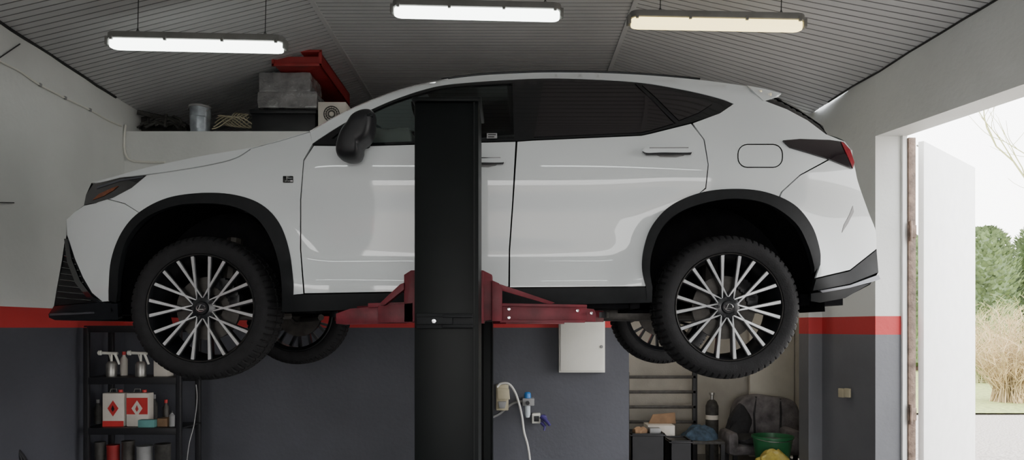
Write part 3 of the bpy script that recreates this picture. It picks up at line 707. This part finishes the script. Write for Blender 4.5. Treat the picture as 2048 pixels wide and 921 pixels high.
for k in range(16): t=2*PI*k/16; mb.tube([c+Vector((.02*math.cos(t),0,.02*math.sin(t))),c+Vector((.07*math.cos(t),0,.07*math.sin(t)))],.0025,4)
mb.build('printed_disc',M['blk2'],r)
def leftwall(px,py,o=.012):
    Y=(XL+o)*F/(px-1024); return P(px,py,Y)
mb=MB(); mb.tube([leftwall(x,y) for x,y in C([(-60,95),(0,123),(40,143),(80,170),(130,196),(180,220),(215,240),(243,252)])],.007,6)
cb=tag(mb.build('wall_cable',M['wht']),'thin white cable sagging along the upper left wall','cable')
for x,y in ((80,170),(130,196),(180,220)):
    mb=MB(); q=leftwall(x,y); mb.box(q-Vector((.006,.012,.012)),q+Vector((.01,.012,.012)),.002); mb.build('cable_clip',M['grey'],cb)
mb=MB(); mb.tube([P(x,y,6.585) for x,y in C([(251,250),(249,275),(249,300),(254,315),(264,322),(285,324),(330,325)])],.010,8)
tag(mb.build('conduit_pipe',M['wht']),'white conduit pipe bending below the loft corner','pipe')
mb=MB(); mb.tube([leftwall(-20,405),leftwall(28,406)],.004,6); tag(mb.build('hanging_rod',M['wire']),'short thin dark rod on the left wall at mid height','rod')
mb=MB(); mb.tube([leftwall(-10,122),leftwall(40,88)],.004,6); tag(mb.build('wall_wire',M['wire']),'thin dark wire slanting up the left wall near the ceiling','wire')
mb=MB()
for k in range(3): mb.tube([P(x+k*12,y+k*14,5.2) for x,y in C([(-30,845),(0,862),(22,885),(34,912),(38,960)])],.012,8)
tag(mb.build('air_hose',M['black']),'coiled black hose at the bottom left corner','hose')
# ================================================================ RACK
r=empty('shelf_rack',(P(270,0,6).x,6.05,0),'black shelf rack with spray guns and cans below the front wheel','shelf')
x0=P(166,0,5.85).x; x1=P(362,0,5.85).x; YR=6.24
for x in (x0,x1-.045):
    for y in (5.85,YR-.03):
        mb=MB(); mb.box((x,y,0),(x+.045,y+.03,1.5),.004); mb.box((x+.014,y-.003,.1),(x+.031,y,1.45)); mb.build('upright',M['black'],r)
shz=[zto(652,5.85),zto(756,5.85),zto(857,5.85),.27]
for z in shz:
    mb=MB(); mb.box((x0,5.86,z-.012),(x1,YR-.01,z),.002); mb.box((x0+.03,5.85,z-.055),(x1-.03,5.865,z),.003); mb.box((x0+.03,YR-.02,z-.055),(x1-.03,YR-.005,z),.003); mb.build('shelf_board',M['black'],r)
S1,S2=shz[1],shz[2]
def spraygun(px,label):
    x=P(px,0,5.95).x; g=empty('spray_gun',(x,5.98,S1),label,'spray gun','spray guns on the rack')
    mb=MB(); mb.lathe([(0,0),(.04,0),(.042,.01),(.042,.10),(.03,.12),(.022,.125),(0,.125)],(0,0,0),'Z',24); mb.build('paint_cup',M['steel'],g,local=True)
    mb=MB(); mb.tube([(-.09,0,.195),(.05,0,.19)],.012,10); mb.tube([(0,0,.12),(0,0,.19)],.01,8); mb.tube([(.03,0,.185),(.065,0,.10)],.011,8,r2=.009); mb.tube([(-.02,0,.18),(-.005,0,.13)],.004,6); mb.lathe([(.014,-.11),(.020,-.105),(.020,-.085),(.012,-.08)],(0,0,.195),'X',12); mb.build('gun_body',M['wht'],g,local=True)
    return g
spraygun(219,'silver spray gun nearest the left upright of the rack'); spraygun(278,'silver spray gun in the middle of the rack, partly behind the tyre')
def can(x,label,tilt):
    a=P(x,784,5.95); b=P(x+43,784,5.95); g=empty('solvent_can',((a.x+b.x)/2,5.99,S2),label,'can','solvent cans on the lower shelf'); w=(b.x-a.x)/2; H=a.z-S2
    mb=MB(); mb.box((-w,-.05,0),(w,.05,H-.012),.006); mb.build('can_body',M['paper'],g,local=True)
    mb=MB(); mb.box((-w+.002,-.052,0),(w-.002,-.0495,H*.16)) if tilt else mb.box((-w+.002,-.052,H*.35),(w-.002,-.0495,H-.05)); mb.build('red_band',M['redp'],g,local=True)
    mb=MB(); mb.lathe([(0,0),(.018,0),(.018,-.02),(.02,-.022)][::-1],(w*.4,0,H+.012),'Z',16); mb.build('cap',M['redp'],g,local=True)
    mb=MB(); mb.prism([(0,-.053,H*.75),(.045,-.053,H*.52),(0,-.053,H*.29),(-.045,-.053,H*.52)],(0,.002,0)); mb.build('hazard_diamond',M['redp'] if tilt else M['paper'],g,local=True)
    mb=MB(); mb.prism([(0,-.0545,H*.62),(.014,-.0545,H*.50),(0,-.0545,H*.42),(-.014,-.0545,H*.50)],(0,.001,0)); mb.build('flame_mark',M['black'] if tilt else M['redp'],g,local=True)
    mb=MB(); mb.tube([(-w*.6,0,H-.01),(-w*.5,0,H+.018),(w*.0,0,H+.018),(w*.05,0,H-.01)],.004,6); mb.build('handle',M['steel'],g,local=True)
can(206,'white solvent can with a red hazard diamond on the rack',True); can(254,'white solvent can with a red upper panel on the rack',False)
mb=MB(); a=P(279,840,5.90); mb.box((a.x,5.87,S2),(P(311,0,5.90).x,5.93,a.z),.006); tag(mb.build('sponge',M['teal']),'teal green sponge block right of the solvent cans','sponge')
mb=MB(); a=P(314,838,5.93); mb.box((a.x,5.93,S2),(P(334,0,5.93).x,6.03,a.z),.004); tag(mb.build('small_box',M['card']),'small brown carton between the teal sponge and the bottle','box')
def bottle(px,py,Y,z0,r0,m,cm,name,label,cat='bottle'):
    g=empty(name,(P(px,0,Y).x,Y,z0),label,cat); H=zto(py,Y)-z0
    mb=MB(); mb.lathe([(0,0),(r0*.95,0),(r0,.01),(r0,H*.68),(r0*.4,H*.82),(r0*.4,H*.88),(0,H*.88)],(0,0,0),'Z',20); mb.build('bottle_body',m,g,local=True)
    mb=MB(); mb.lathe([(r0*.5,H*.86),(r0*.5,H),(0,H)],(0,0,0),'Z',12); mb.build('cap',cm,g,local=True)
bottle(344,822,5.95,S2,.022,M['grey'],M['black'],'spray_bottle','slim dark bottle at the right end of the lower rack shelf')
bottle(248,704,6.12,S1,.03,M['paper'],M['redp'],'spray_bottle','white bottle standing between the two spray guns')
bottle(308,790,6.12,S2,.03,M['blk2'],M['grey'],'spray_bottle','tall dark bottle behind the teal sponge on the rack')
bottle(332,800,6.14,S2,.026,M['dsteel'],M['redp'],'spray_bottle','steel aerosol can with a red cap behind the brown carton','can')
bottle(196,800,6.12,S2,.03,M['blk2'],M['grey'],'spray_bottle','dark bottle behind the red-diamond can on the rack')
mb=MB(); a=P(307,712,5.98); mb.box((a.x,5.98,S1),(P(334,0,5.98).x,6.1,a.z),.004); tag(mb.build('paper_box',M['paper']),'white box on the rack shelf close behind the front tyre','box')
for (xa,xb,ya,m,lb,nm) in ((186,206,886,'blk2','black tin at the left of the bottom rack shelf','tin'),(210,234,892,'redm','dark red tin on the bottom rack shelf','tin'),(240,264,884,'dsteel','dull steel tin in the middle of the bottom rack shelf','tin'),(270,300,894,'grey','light grey tub on the bottom rack shelf','tub'),(306,336,890,'blk2','dark tub at the right of the bottom rack shelf','tub')):
    a=P(xa,ya,5.98); b=P(xb,0,5.98).x; R=(b-a.x)/2; tag(MB().lathe([(0,0),(R,0),(R,a.z-.27-.02),(R*1.04,a.z-.27-.015),(R*1.04,a.z-.27),(0,a.z-.27)],((a.x+b)/2,6.0+R*.3,.271),'Z',28).build(nm,M[m]),lb,nm)
mb=MB(); mb.tube([P(x,y,5.82) for x,y in C([(392,770),(394,800),(388,850),(378,890),(372,940)])],.004,6); tag(mb.build('cord',M['grey']),'thin pale cord hanging by the right upright of the rack','cord')
# ================================================================ BACK WALL ITEMS
g=empty('electrical_cabinet',(P(1164,0,6.5).x,6.5,zto(745,6.5)),'white metal electrical cabinet on the grey back wall','cabinet')
mb=MB(); mb.pbox(1118,640,1210,746,6.50,.1,.004); mb.build('cabinet_body',M['wht'],g)
mb=MB(); mb.pbox(1121,643,1207,743,6.485,.016,.004); d=mb.build('cabinet_door',M['wht'],g)
mb=MB(); mb.lathe([(0,-.004),(.012,-.004),(.014,0),(.014,.01)],P(1203,694,6.483),'Y',16); mb.build('lock',M['grey'],d)
g=empty('wall_socket',(P(1004,0,6.5).x,6.5,zto(822,6.5)),'yellowed industrial socket box right of the lift column','socket')
mb=MB(); mb.pbox(992,770,1017,822,6.52,.08,.008); mb.build('socket_body',M['yel'],g)
mb=MB(); mb.pprism([(994,776),(1018,779),(1020,800),(996,800)],6.49,.04,.006); mb.build('socket_lid',M['yel'],g)
mb=MB(); mb.pprism([(996,804),(1013,804),(1010,818),(998,818)],6.49,.04,.006); mb.build('switch',M['grey'],g)
g=empty('air_regulator',(P(1055,0,6.5).x,6.5,zto(842,6.5)),'blue-capped air filter regulator beside the white hose','regulator')
c=P(1055,0,6.5).x
mb=MB(); mb.lathe([(0,.0),(.02,.0),(.03,-.012),(.032,-.05),(.027,-.055)],(c,6.5,zto(785,6.5)),'Z',20); mb.build('cap',M['blue'],g)
mb=MB(); mb.box((c-.045,6.47,zto(812,6.5)),(c+.06,6.60,zto(797,6.5)),.006); mb.build('valve_block',M['grey'],g)
mb=MB(); z=zto(812,6.5); mb.lathe([(.026,z),(.026,z-.08),(.018,z-.105),(0,z-.11)],(c,6.5,0),'Z',20); mb.build('filter_bowl',M['bowl'],g)
mb=MB(); mb.lathe([(0,-.03),(.018,-.03),(.018,0)],(c,6.48,zto(806,6.5)),'Y',20); mb.build('gauge',M['black'],g)
mb=MB(); mb.pbox(1064,828,1081,848,6.52,.08,.005); o=mb.build('junction_box',M['wht']); tag(o,'small pale junction box left of the purple coupling','box')
mb=MB(); mb.pbox(1068,833,1078,844,6.51,.01,.002); mb.build('box_cover',M['black'],o)
mb=MB(); mb.tube([P(1083,834,6.5),P(1092,842,6.47),P(1100,852,6.45)],.022,10,r2=.012); mb.tube([P(1083,846,6.5),P(1090,854,6.48),P(1088,862,6.47)],.018,10,r2=.008); mb.lathe([(0,-.02),(.03,-.015),(.03,.08)],P(1088,838,6.52),'Y',14); tag(mb.build('hose_coupling',M['purple']),'dark purple hose coupling beside the air regulator','coupling')
mb=MB(); mb.tube([P(x,y,6.44) for x,y in C([(994,775),(1002,768),(1018,769),(1030,785),(1038,808),(1044,835),(1048,865),(1056,895),(1062,940),(1070,1000)])],.010,8); tag(mb.build('air_hose',M['hose']),'white hose looping down past the air regulator','hose')
mb=MB(); mb.tube([P(x,y,6.587) for x,y in C([(984,836),(1000,828),(1014,816),(1030,806),(1048,803)])],.011,8); tag(mb.build('air_pipe',M['grey']),'grey pipe leading from the column to the regulator','pipe')
g=empty('light_switch',(P(1690,0,6.1).x,6.1,1),'double beige switch on the grey wall near the garage door','switch')
def rwp(px,py,o=0):
    k=(px-1024)/F; Y=4.45/(k+.253)-o; return P(px,py,Y)
for (xa,xb) in ((1680,1690),(1692,1702)):
    mb=MB(); A_=[rwp(xa,777,.004),rwp(xb,778,.004),rwp(xb,796,.004),rwp(xa,795,.004)]; mb.prism([v+Vector((-.02,-.006,0)) for v in A_],(.022,.006,0),.003); mb.build('switch_plate',M['yel'],g)
# ================================================================ ANNEX CONTENT
g=empty('metal_rack',(P(1325,0,8.2).x,8.2,0),'dark metal ladder rack against the annex wall','rack')
for y in (752,782,812,842,872):
    mb=MB(); mb.pbox(1240,y,1392,y+6,8.2,.03,.003); mb.build('rail',M['dsteel'],g)
for x in (1250,1386):
    mb=MB(); a=P(x,0,8.2); mb.box((a.x,8.2,0),(a.x+.05,8.25,zto(745,8.2)),.003); mb.build('upright',M['black'],g)
g=empty('armchair',(P(1500,0,7.8).x,7.9,0),'worn grey upholstered armchair in the annex behind the green bucket','armchair')
ax=P(1455,0,7.7).x; bx=P(1600,0,7.7).x; sz=zto(888,7.7)
mb=MB(); mb.box((ax,7.6,.15),(bx,8.0,sz),.05); mb.sub(2).noisy(.012,6); mb.build('seat',M['uphol'],g)
mb=MB(); mb.pillow(C([(1466,902),(1462,860),(1468,820),(1482,798),(1510,791),(1550,794),(1580,800),(1594,815),(1602,850),(1604,902)],4),[(.85,8.02),(.95,8.03),(.99,8.05),(1,8.08),(1,8.2),(.95,8.23)]); mb.noisy(.010,7); mb.build('backrest',M['uphol'],g,ang=70)
mb=MB(); mb.tube([P(1512,794,8.03),P(1508,830,8.02),P(1510,880,8.02)],.012,8); mb.build('backrest_seam',M['uphol2'],g)
mb=MB(); mb.tube([P(1560,798,8.03),P(1562,830,8.02),P(1560,880,8.02)],.012,8); mb.build('backrest_seam',M['uphol2'],g)
mb=MB(); mb.box((bx-.13,7.6,.15),(bx,8.0,sz+.15),.05); mb.build('armrest',M['uphol'],g)
mb=MB(); mb.box((ax-.02,7.6,.15),(ax+.10,8.0,sz+.13),.05); mb.build('armrest',M['uphol'],g)
for x in (ax+.05,bx-.08):
    for y in (7.65,7.95): mb=MB(); mb.box((x,y,0),(x+.04,y+.04,.17)); mb.build('leg',M['black'],g)
mb=MB(); mb.pillow(C([(1482,888),(1480,880),(1500,874),(1530,876),(1545,882),(1540,888)],3),[(.8,7.58),(1,7.64),(1,7.9),(.8,7.95)]); tag(mb.build('cushion',M['uphol2']),'flat dark cushion on the armchair seat','cushion')
mb=MB(); mb.pillow(C([(1440,880),(1454,850),(1464,824),(1478,808),(1494,818),(1502,850),(1492,874)],3),[(.8,7.90),(.95,7.92),(1,7.95),(.9,7.97)]); mb.noisy(.025,9); tag(mb.build('jacket',M['uphol2']),'black jacket draped over the armchair back','jacket')
def heap(x0,x1,y0,y1,Y,m,name,label,cat,dy=.2):
    mb=MB(); c=P((x0+x1)/2,y1,Y); w=(x1-x0)/2*Y/F; h=(y1-y0)*Y/F
    bmesh.ops.create_icosphere(mb.bm,subdivisions=4,radius=1)
    for v in mb.bm.verts:
        z=v.co.z; v.co=Vector((v.co.x*w,v.co.y*dy,max(0,z)*h)); n=noise.noise_vector(v.co*9)*.04+noise.noise_vector(v.co*25)*.02
        if z<=0: n.z=0
        v.co+=n; v.co+=c+Vector((0,dy,0)); v.co.z=max(v.co.z,c.z)
    return tag(mb.build(name,m,ang=80),label,cat)
zt=zto(884,7.4)
g=empty('low_bench',(P(1360,0,7.4).x,7.6,0),'low dark bench holding the denim and cartons in the annex','bench'); a=P(1290,0,7.4).x;b=P(1450,0,7.4).x
mb=MB(); mb.box((a,7.4,zt-.03),(b,7.85,zt),.004); mb.build('bench_top',M['blk2'],g)
for x in (a,b-.04):
    for y in (7.4,7.81): mb=MB(); mb.box((x,y,0),(x+.04,y+.04,zt-.03)); mb.build('leg',M['black'],g)
heap(1372,1446,856,884,7.45,M['denim'],'clothes_pile','crumpled blue denim clothes on the low bench','clothes',.17)
g=empty('open_carton',(P(1322,0,7.5).x,7.5,zt),'open cardboard carton with white sheets on the low bench','box')
mb=MB(); a=P(1296,852,7.45); b=P(1350,852,7.45); mb.box((a.x,7.45,zt),(b.x,7.7,a.z),.003); mb.build('carton',M['paper'],g)
mb=MB(); mb.pprism([(1296,850),(1306,830),(1350,826),(1352,848)],7.6,.02,.002); mb.build('carton_flap',M['card'],g)
def crate(x0,x1,y0,Y,label):
    a=P(x0,y0,Y); b=P(x1,y0,Y); g=empty('plastic_crate',((a.x+b.x)/2,Y+.15,0),label,'crate')
    zt_=a.z; zb=max(0,zt_-.28)
    mb=MB(); mb.box((a.x,Y,zb),(b.x,Y+.015,zt_)); mb.box((a.x,Y+.3,zb),(b.x,Y+.315,zt_)); mb.box((a.x,Y,zb),(a.x+.015,Y+.3,zt_)); mb.box((b.x-.015,Y,zb),(b.x,Y+.3,zt_)); mb.box((a.x,Y,zb),(b.x,Y+.3,zb+.015)); mb.build('crate_body',M['black'],g)
    mb=MB(); mb.box((a.x-.012,Y-.012,zt_-.025),(b.x+.012,Y+.327,zt_-.012),.003); mb.build('crate_rim',M['black'],g)
    return g,zb
g1,zb=crate(1262,1330,868,7.0,'black open crate just inside the annex opening')
g2,zb2=crate(1340,1385,882,7.0,'smaller black crate below the denim clothes')
heap(1266,1300,860,868,7.08,M['card'],'rag_bundle','brown rag bundle on top of the open black crate','rags',.08)
tag(MB().pbox(1300,858,1322,868,7.1,.12,.004).build('tool_box',M['grey']),'small grey box on top of the open black crate','box')
zs=min(zb,zb2)
tag(MB().box((P(1258,0,6.98).x,6.95,0),(P(1390,0,6.98).x,7.36,zs-.001)).sub(1).build('low_shelf',M['blk2']),'dark low shelf under the black crates','shelf')
g=empty('gas_cylinder',(P(1424,0,8.1).x,8.1,0),'dark gas cylinder standing beside the ladder rack','gas cylinder')
z1=zto(800,8.1); mb=MB(); mb.lathe([(0,0),(.065,0),(.07,.02),(.07,z1-.07),(.05,z1-.02),(.025,z1),(0,z1)],(0,0,0),'Z',28); mb.build('tank',M['blk2'],g,local=True)
mb=MB(); mb.lathe([(.02,z1),(.02,z1+.05),(.03,z1+.055),(.03,z1+.08),(0,z1+.08)],(0,0,0),'Z',14); mb.build('valve',M['steel'],g,local=True)
mb=MB(); mb.lathe([(.0705,.0),(.0715,.0),(.0715,.05),(.0705,.05)],(0,0,z1-.22),'Z',28,closed=True); mb.build('band',M['paper'],g,local=True)
g=empty('green_bucket',(P(1545,0,7.3).x,7.3,0),'green plastic bucket in front of the armchair','bucket')
z1=zto(872,7.3); zb=zto(912,7.3)-.12
mb=MB(); mb.lathe([(0,zb),(.15,zb),(.195,z1),(.205,z1),(.205,z1-.02),(.185,z1-.01),(.14,zb+.01)],(0,0,0),'Z',36); mb.build('bucket_body',M['green'],g,local=True)
mb=MB(); mb.lathe([(0,z1-.05),(.18,z1-.045)],(0,0,0),'Z',36); mb.build('contents',M['uphol'],g,local=True)
mb=MB(); mb.tube([(.2*math.cos(t),-.2*math.sin(t)*.95,z1-.01-.03*math.sin(t)) for t in [PI*k/14 for k in range(15)]],.004,6); mb.build('bucket_handle',M['steel'],g,local=True)
tag(MB().box((P(1490,0,7.3).x,7.10,0),(P(1590,0,7.3).x,7.5,zb-.001)).sub(1).build('wooden_crate',M['card']),'brown wooden crate under the green bucket','crate')
heap(1520,1590,904,935,6.84,M['yellow'],'plastic_bag','crumpled yellow plastic bag below the green bucket','bag',.10)
zbag=zto(935,6.84)
tag(MB().box((P(1515,0,6.84).x,6.84,0),(P(1600,0,6.84).x,7.08,zbag-.001)).sub(1).build('paint_carton',M['card']),'low brown carton under the yellow bag','box')
g=empty('broom',(P(1608,0,7.2).x,7.2,0),'broom leaning by the right side of the annex opening','broom')
mb=MB(); mb.tube([P(1622,820,7.5),P(1610,860,7.3),P(1602,900,7.15)],.012,8); mb.tube([P(1602,900,7.15),(P(1602,900,7.15).x+.03,7.12,.1)],.012,8); mb.build('stick',M['card'],g)
mb=MB(); q=(P(1602,900,7.15).x+.05); mb.box((q-.06,7.09,0),(q+.1,7.15,.12),.01); mb.build('brush_head',M['blk2'],g)
# ================================================================ OUTSIDE PLANTS
def thuja(x,y,h,rad,label,sd):
    random.seed(sd); g=empty('thuja_tree',(x,y,0),label,'tree','evergreens beyond the yard')
    mb=MB(); mb.tube([(0,0,0),(0,0,h*.9)],.12,8,r2=.02); mb.build('trunk',M['bark'],g,local=True)
    mb=MB(); mb.lathe([(.1,.1),(rad*.85,.3),(rad*.9,h*.35),(rad*.85,h*.7),(rad*.55,h*.88),(.02,h*.95)],(0,0,0),'Z',20); mb.noisy(.15,1.5)
    for k in range(4200):
        t=random.random()**.85; z=.15+t*(h-.15); R=rad*(1.02-.03*t)*(1-t**6)**.5*(0.84+.24*random.random())+.03; a=random.random()*2*PI
        c=Vector((R*math.cos(a),R*math.sin(a),z)); s=.06+.07*random.random(); u=Vector((math.cos(a),math.sin(a),.6+random.random())).normalized()*s*1.6; v=Vector((-math.sin(a),math.cos(a),random.uniform(-.4,.4)))*s*.6
        mb._f([mb.bm.verts.new(c-v*.6),mb.bm.verts.new(c+u*.5-v),mb.bm.verts.new(c+u),mb.bm.verts.new(c+u*.5+v),mb.bm.verts.new(c+v*.6)])
    mb.build('foliage',M['thuja'],g,local=True,recalc=False); return g
thuja(16.3,25,4.9,1.0,'evergreen tree nearest the open door leaf',1)
thuja(18.5,25.3,5.1,1.0,'tall evergreen tree at the right edge behind the bare shrub',2)
thuja(20.7,25,4.8,1.0,'evergreen tree farther right beyond the yard',3)
thuja(14.1,25.3,4.6,1.0,'evergreen tree mostly behind the open door leaf',4)
def shrub(x,y,h,rad,label,sd,m,n=300,cat='shrub'):
    random.seed(sd); g=empty('bare_shrub',(x,y,0),label,cat,'bare shrubs on the lawn'); mb=MB()
    for k in range(n):
        a=random.random()*2*PI; L=h*(.45+.6*random.random()); sp=rad*random.random()**.6; d=Vector((math.cos(a),math.sin(a),0))
        pts=[Vector((0,0,0))+d*.35*random.random()]; b=d*sp
        for i in range(1,6):
            t=i/5; pts.append(pts[0]*.3+b*t**1.1+Vector((random.uniform(-.07,.07),random.uniform(-.07,.07),L*math.sin(t*1.35)/.975)))
        mb.tube(pts,.008,4,cap=False,r2=.003)
        for j in range(5):
            q=pts[random.randint(1,5)]; e=q+Vector((random.uniform(-.3,.3),random.uniform(-.3,.3),random.uniform(.05,.3))); mb.tube([q,(q+e)/2+Vector((0,0,.03)),e],.005,3,cap=False,r2=.002)
    mb.build('branches',m,g,local=True,recalc=False)
shrub(9.95,14.5,1.7,1.05,'bare straw-coloured shrub beside the door leaf',5,M['twig'])
shrub(12.4,15.8,1.9,1.1,'bare straw-coloured shrub at the right edge of the yard',6,M['twig'])
shrub(12.6,19.6,2.1,1.4,'yellow-green shrub in front of the evergreens',7,M['twig2'])
random.seed(9); g=empty('bare_tree',(12.6,17.8,0),'leafless tree whose thin branches reach in at the upper right edge','tree'); mb=MB()
def branch(p,d,L,r,lv):
    pts=[p]; q=p.copy(); dd=d.copy()
    for i in range(5):
        dd=(dd+Vector((random.uniform(-.2,.2),random.uniform(-.2,.2),random.uniform(-.08,.16)))).normalized(); q=q+dd*L/5; pts.append(q.copy())
        if lv>0 and i>=1:
            nd=(dd+Vector((random.uniform(-.9,.9),random.uniform(-.9,.9),random.uniform(-.2,.6)))).normalized(); branch(q.copy(),nd,L*.55,r*.5,lv-1)
    mb.tube(pts,r,5,cap=False,r2=r*.5)
branch(Vector((0,0,0)),Vector((-.02,0,1)),5.2,.06,3)
mb.build('trunk',M['twig2'],g,local=True,recalc=False)
# ================================================================ LIGHT, WORLD, CAMERA
w=bpy.data.worlds.new('World'); SC.world=w; w.use_nodes=True; nt=w.node_tree; bgn=nt.nodes['Background']
tc=nt.nodes.new('ShaderNodeTexCoord'); sp=nt.nodes.new('ShaderNodeSeparateXYZ'); rp=nt.nodes.new('ShaderNodeValToRGB')
nt.links.new(tc.outputs['Generated'],sp.inputs[0]); nt.links.new(sp.outputs['Z'],rp.inputs['Fac']); nt.links.new(rp.outputs['Color'],bgn.inputs['Color'])
rp.color_ramp.elements[0].color=(1,.98,.95,1); rp.color_ramp.elements[1].color=(.86,.91,1,1); bgn.inputs['Strength'].default_value=9.0
l=bpy.data.lights.new('annex_fill','POINT'); l.energy=15; l.color=(1,.92,.8); l.shadow_soft_size=.08  # added fill light for the dim annex, no lamp is seen there
o=bpy.data.objects.new('annex_fill',l); COL.objects.link(o); o.location=(1.9,7.4,2.4)
cam=bpy.data.cameras.new('Camera'); cam.sensor_width=36; cam.lens=F/2048*36; cam.shift_y=(HY-460.5)/2048
co=bpy.data.objects.new('Camera',cam); COL.objects.link(co); co.location=(0,0,CZ); co.rotation_euler=(PI/2,0,0); SC.camera=co
cam.clip_start=.05
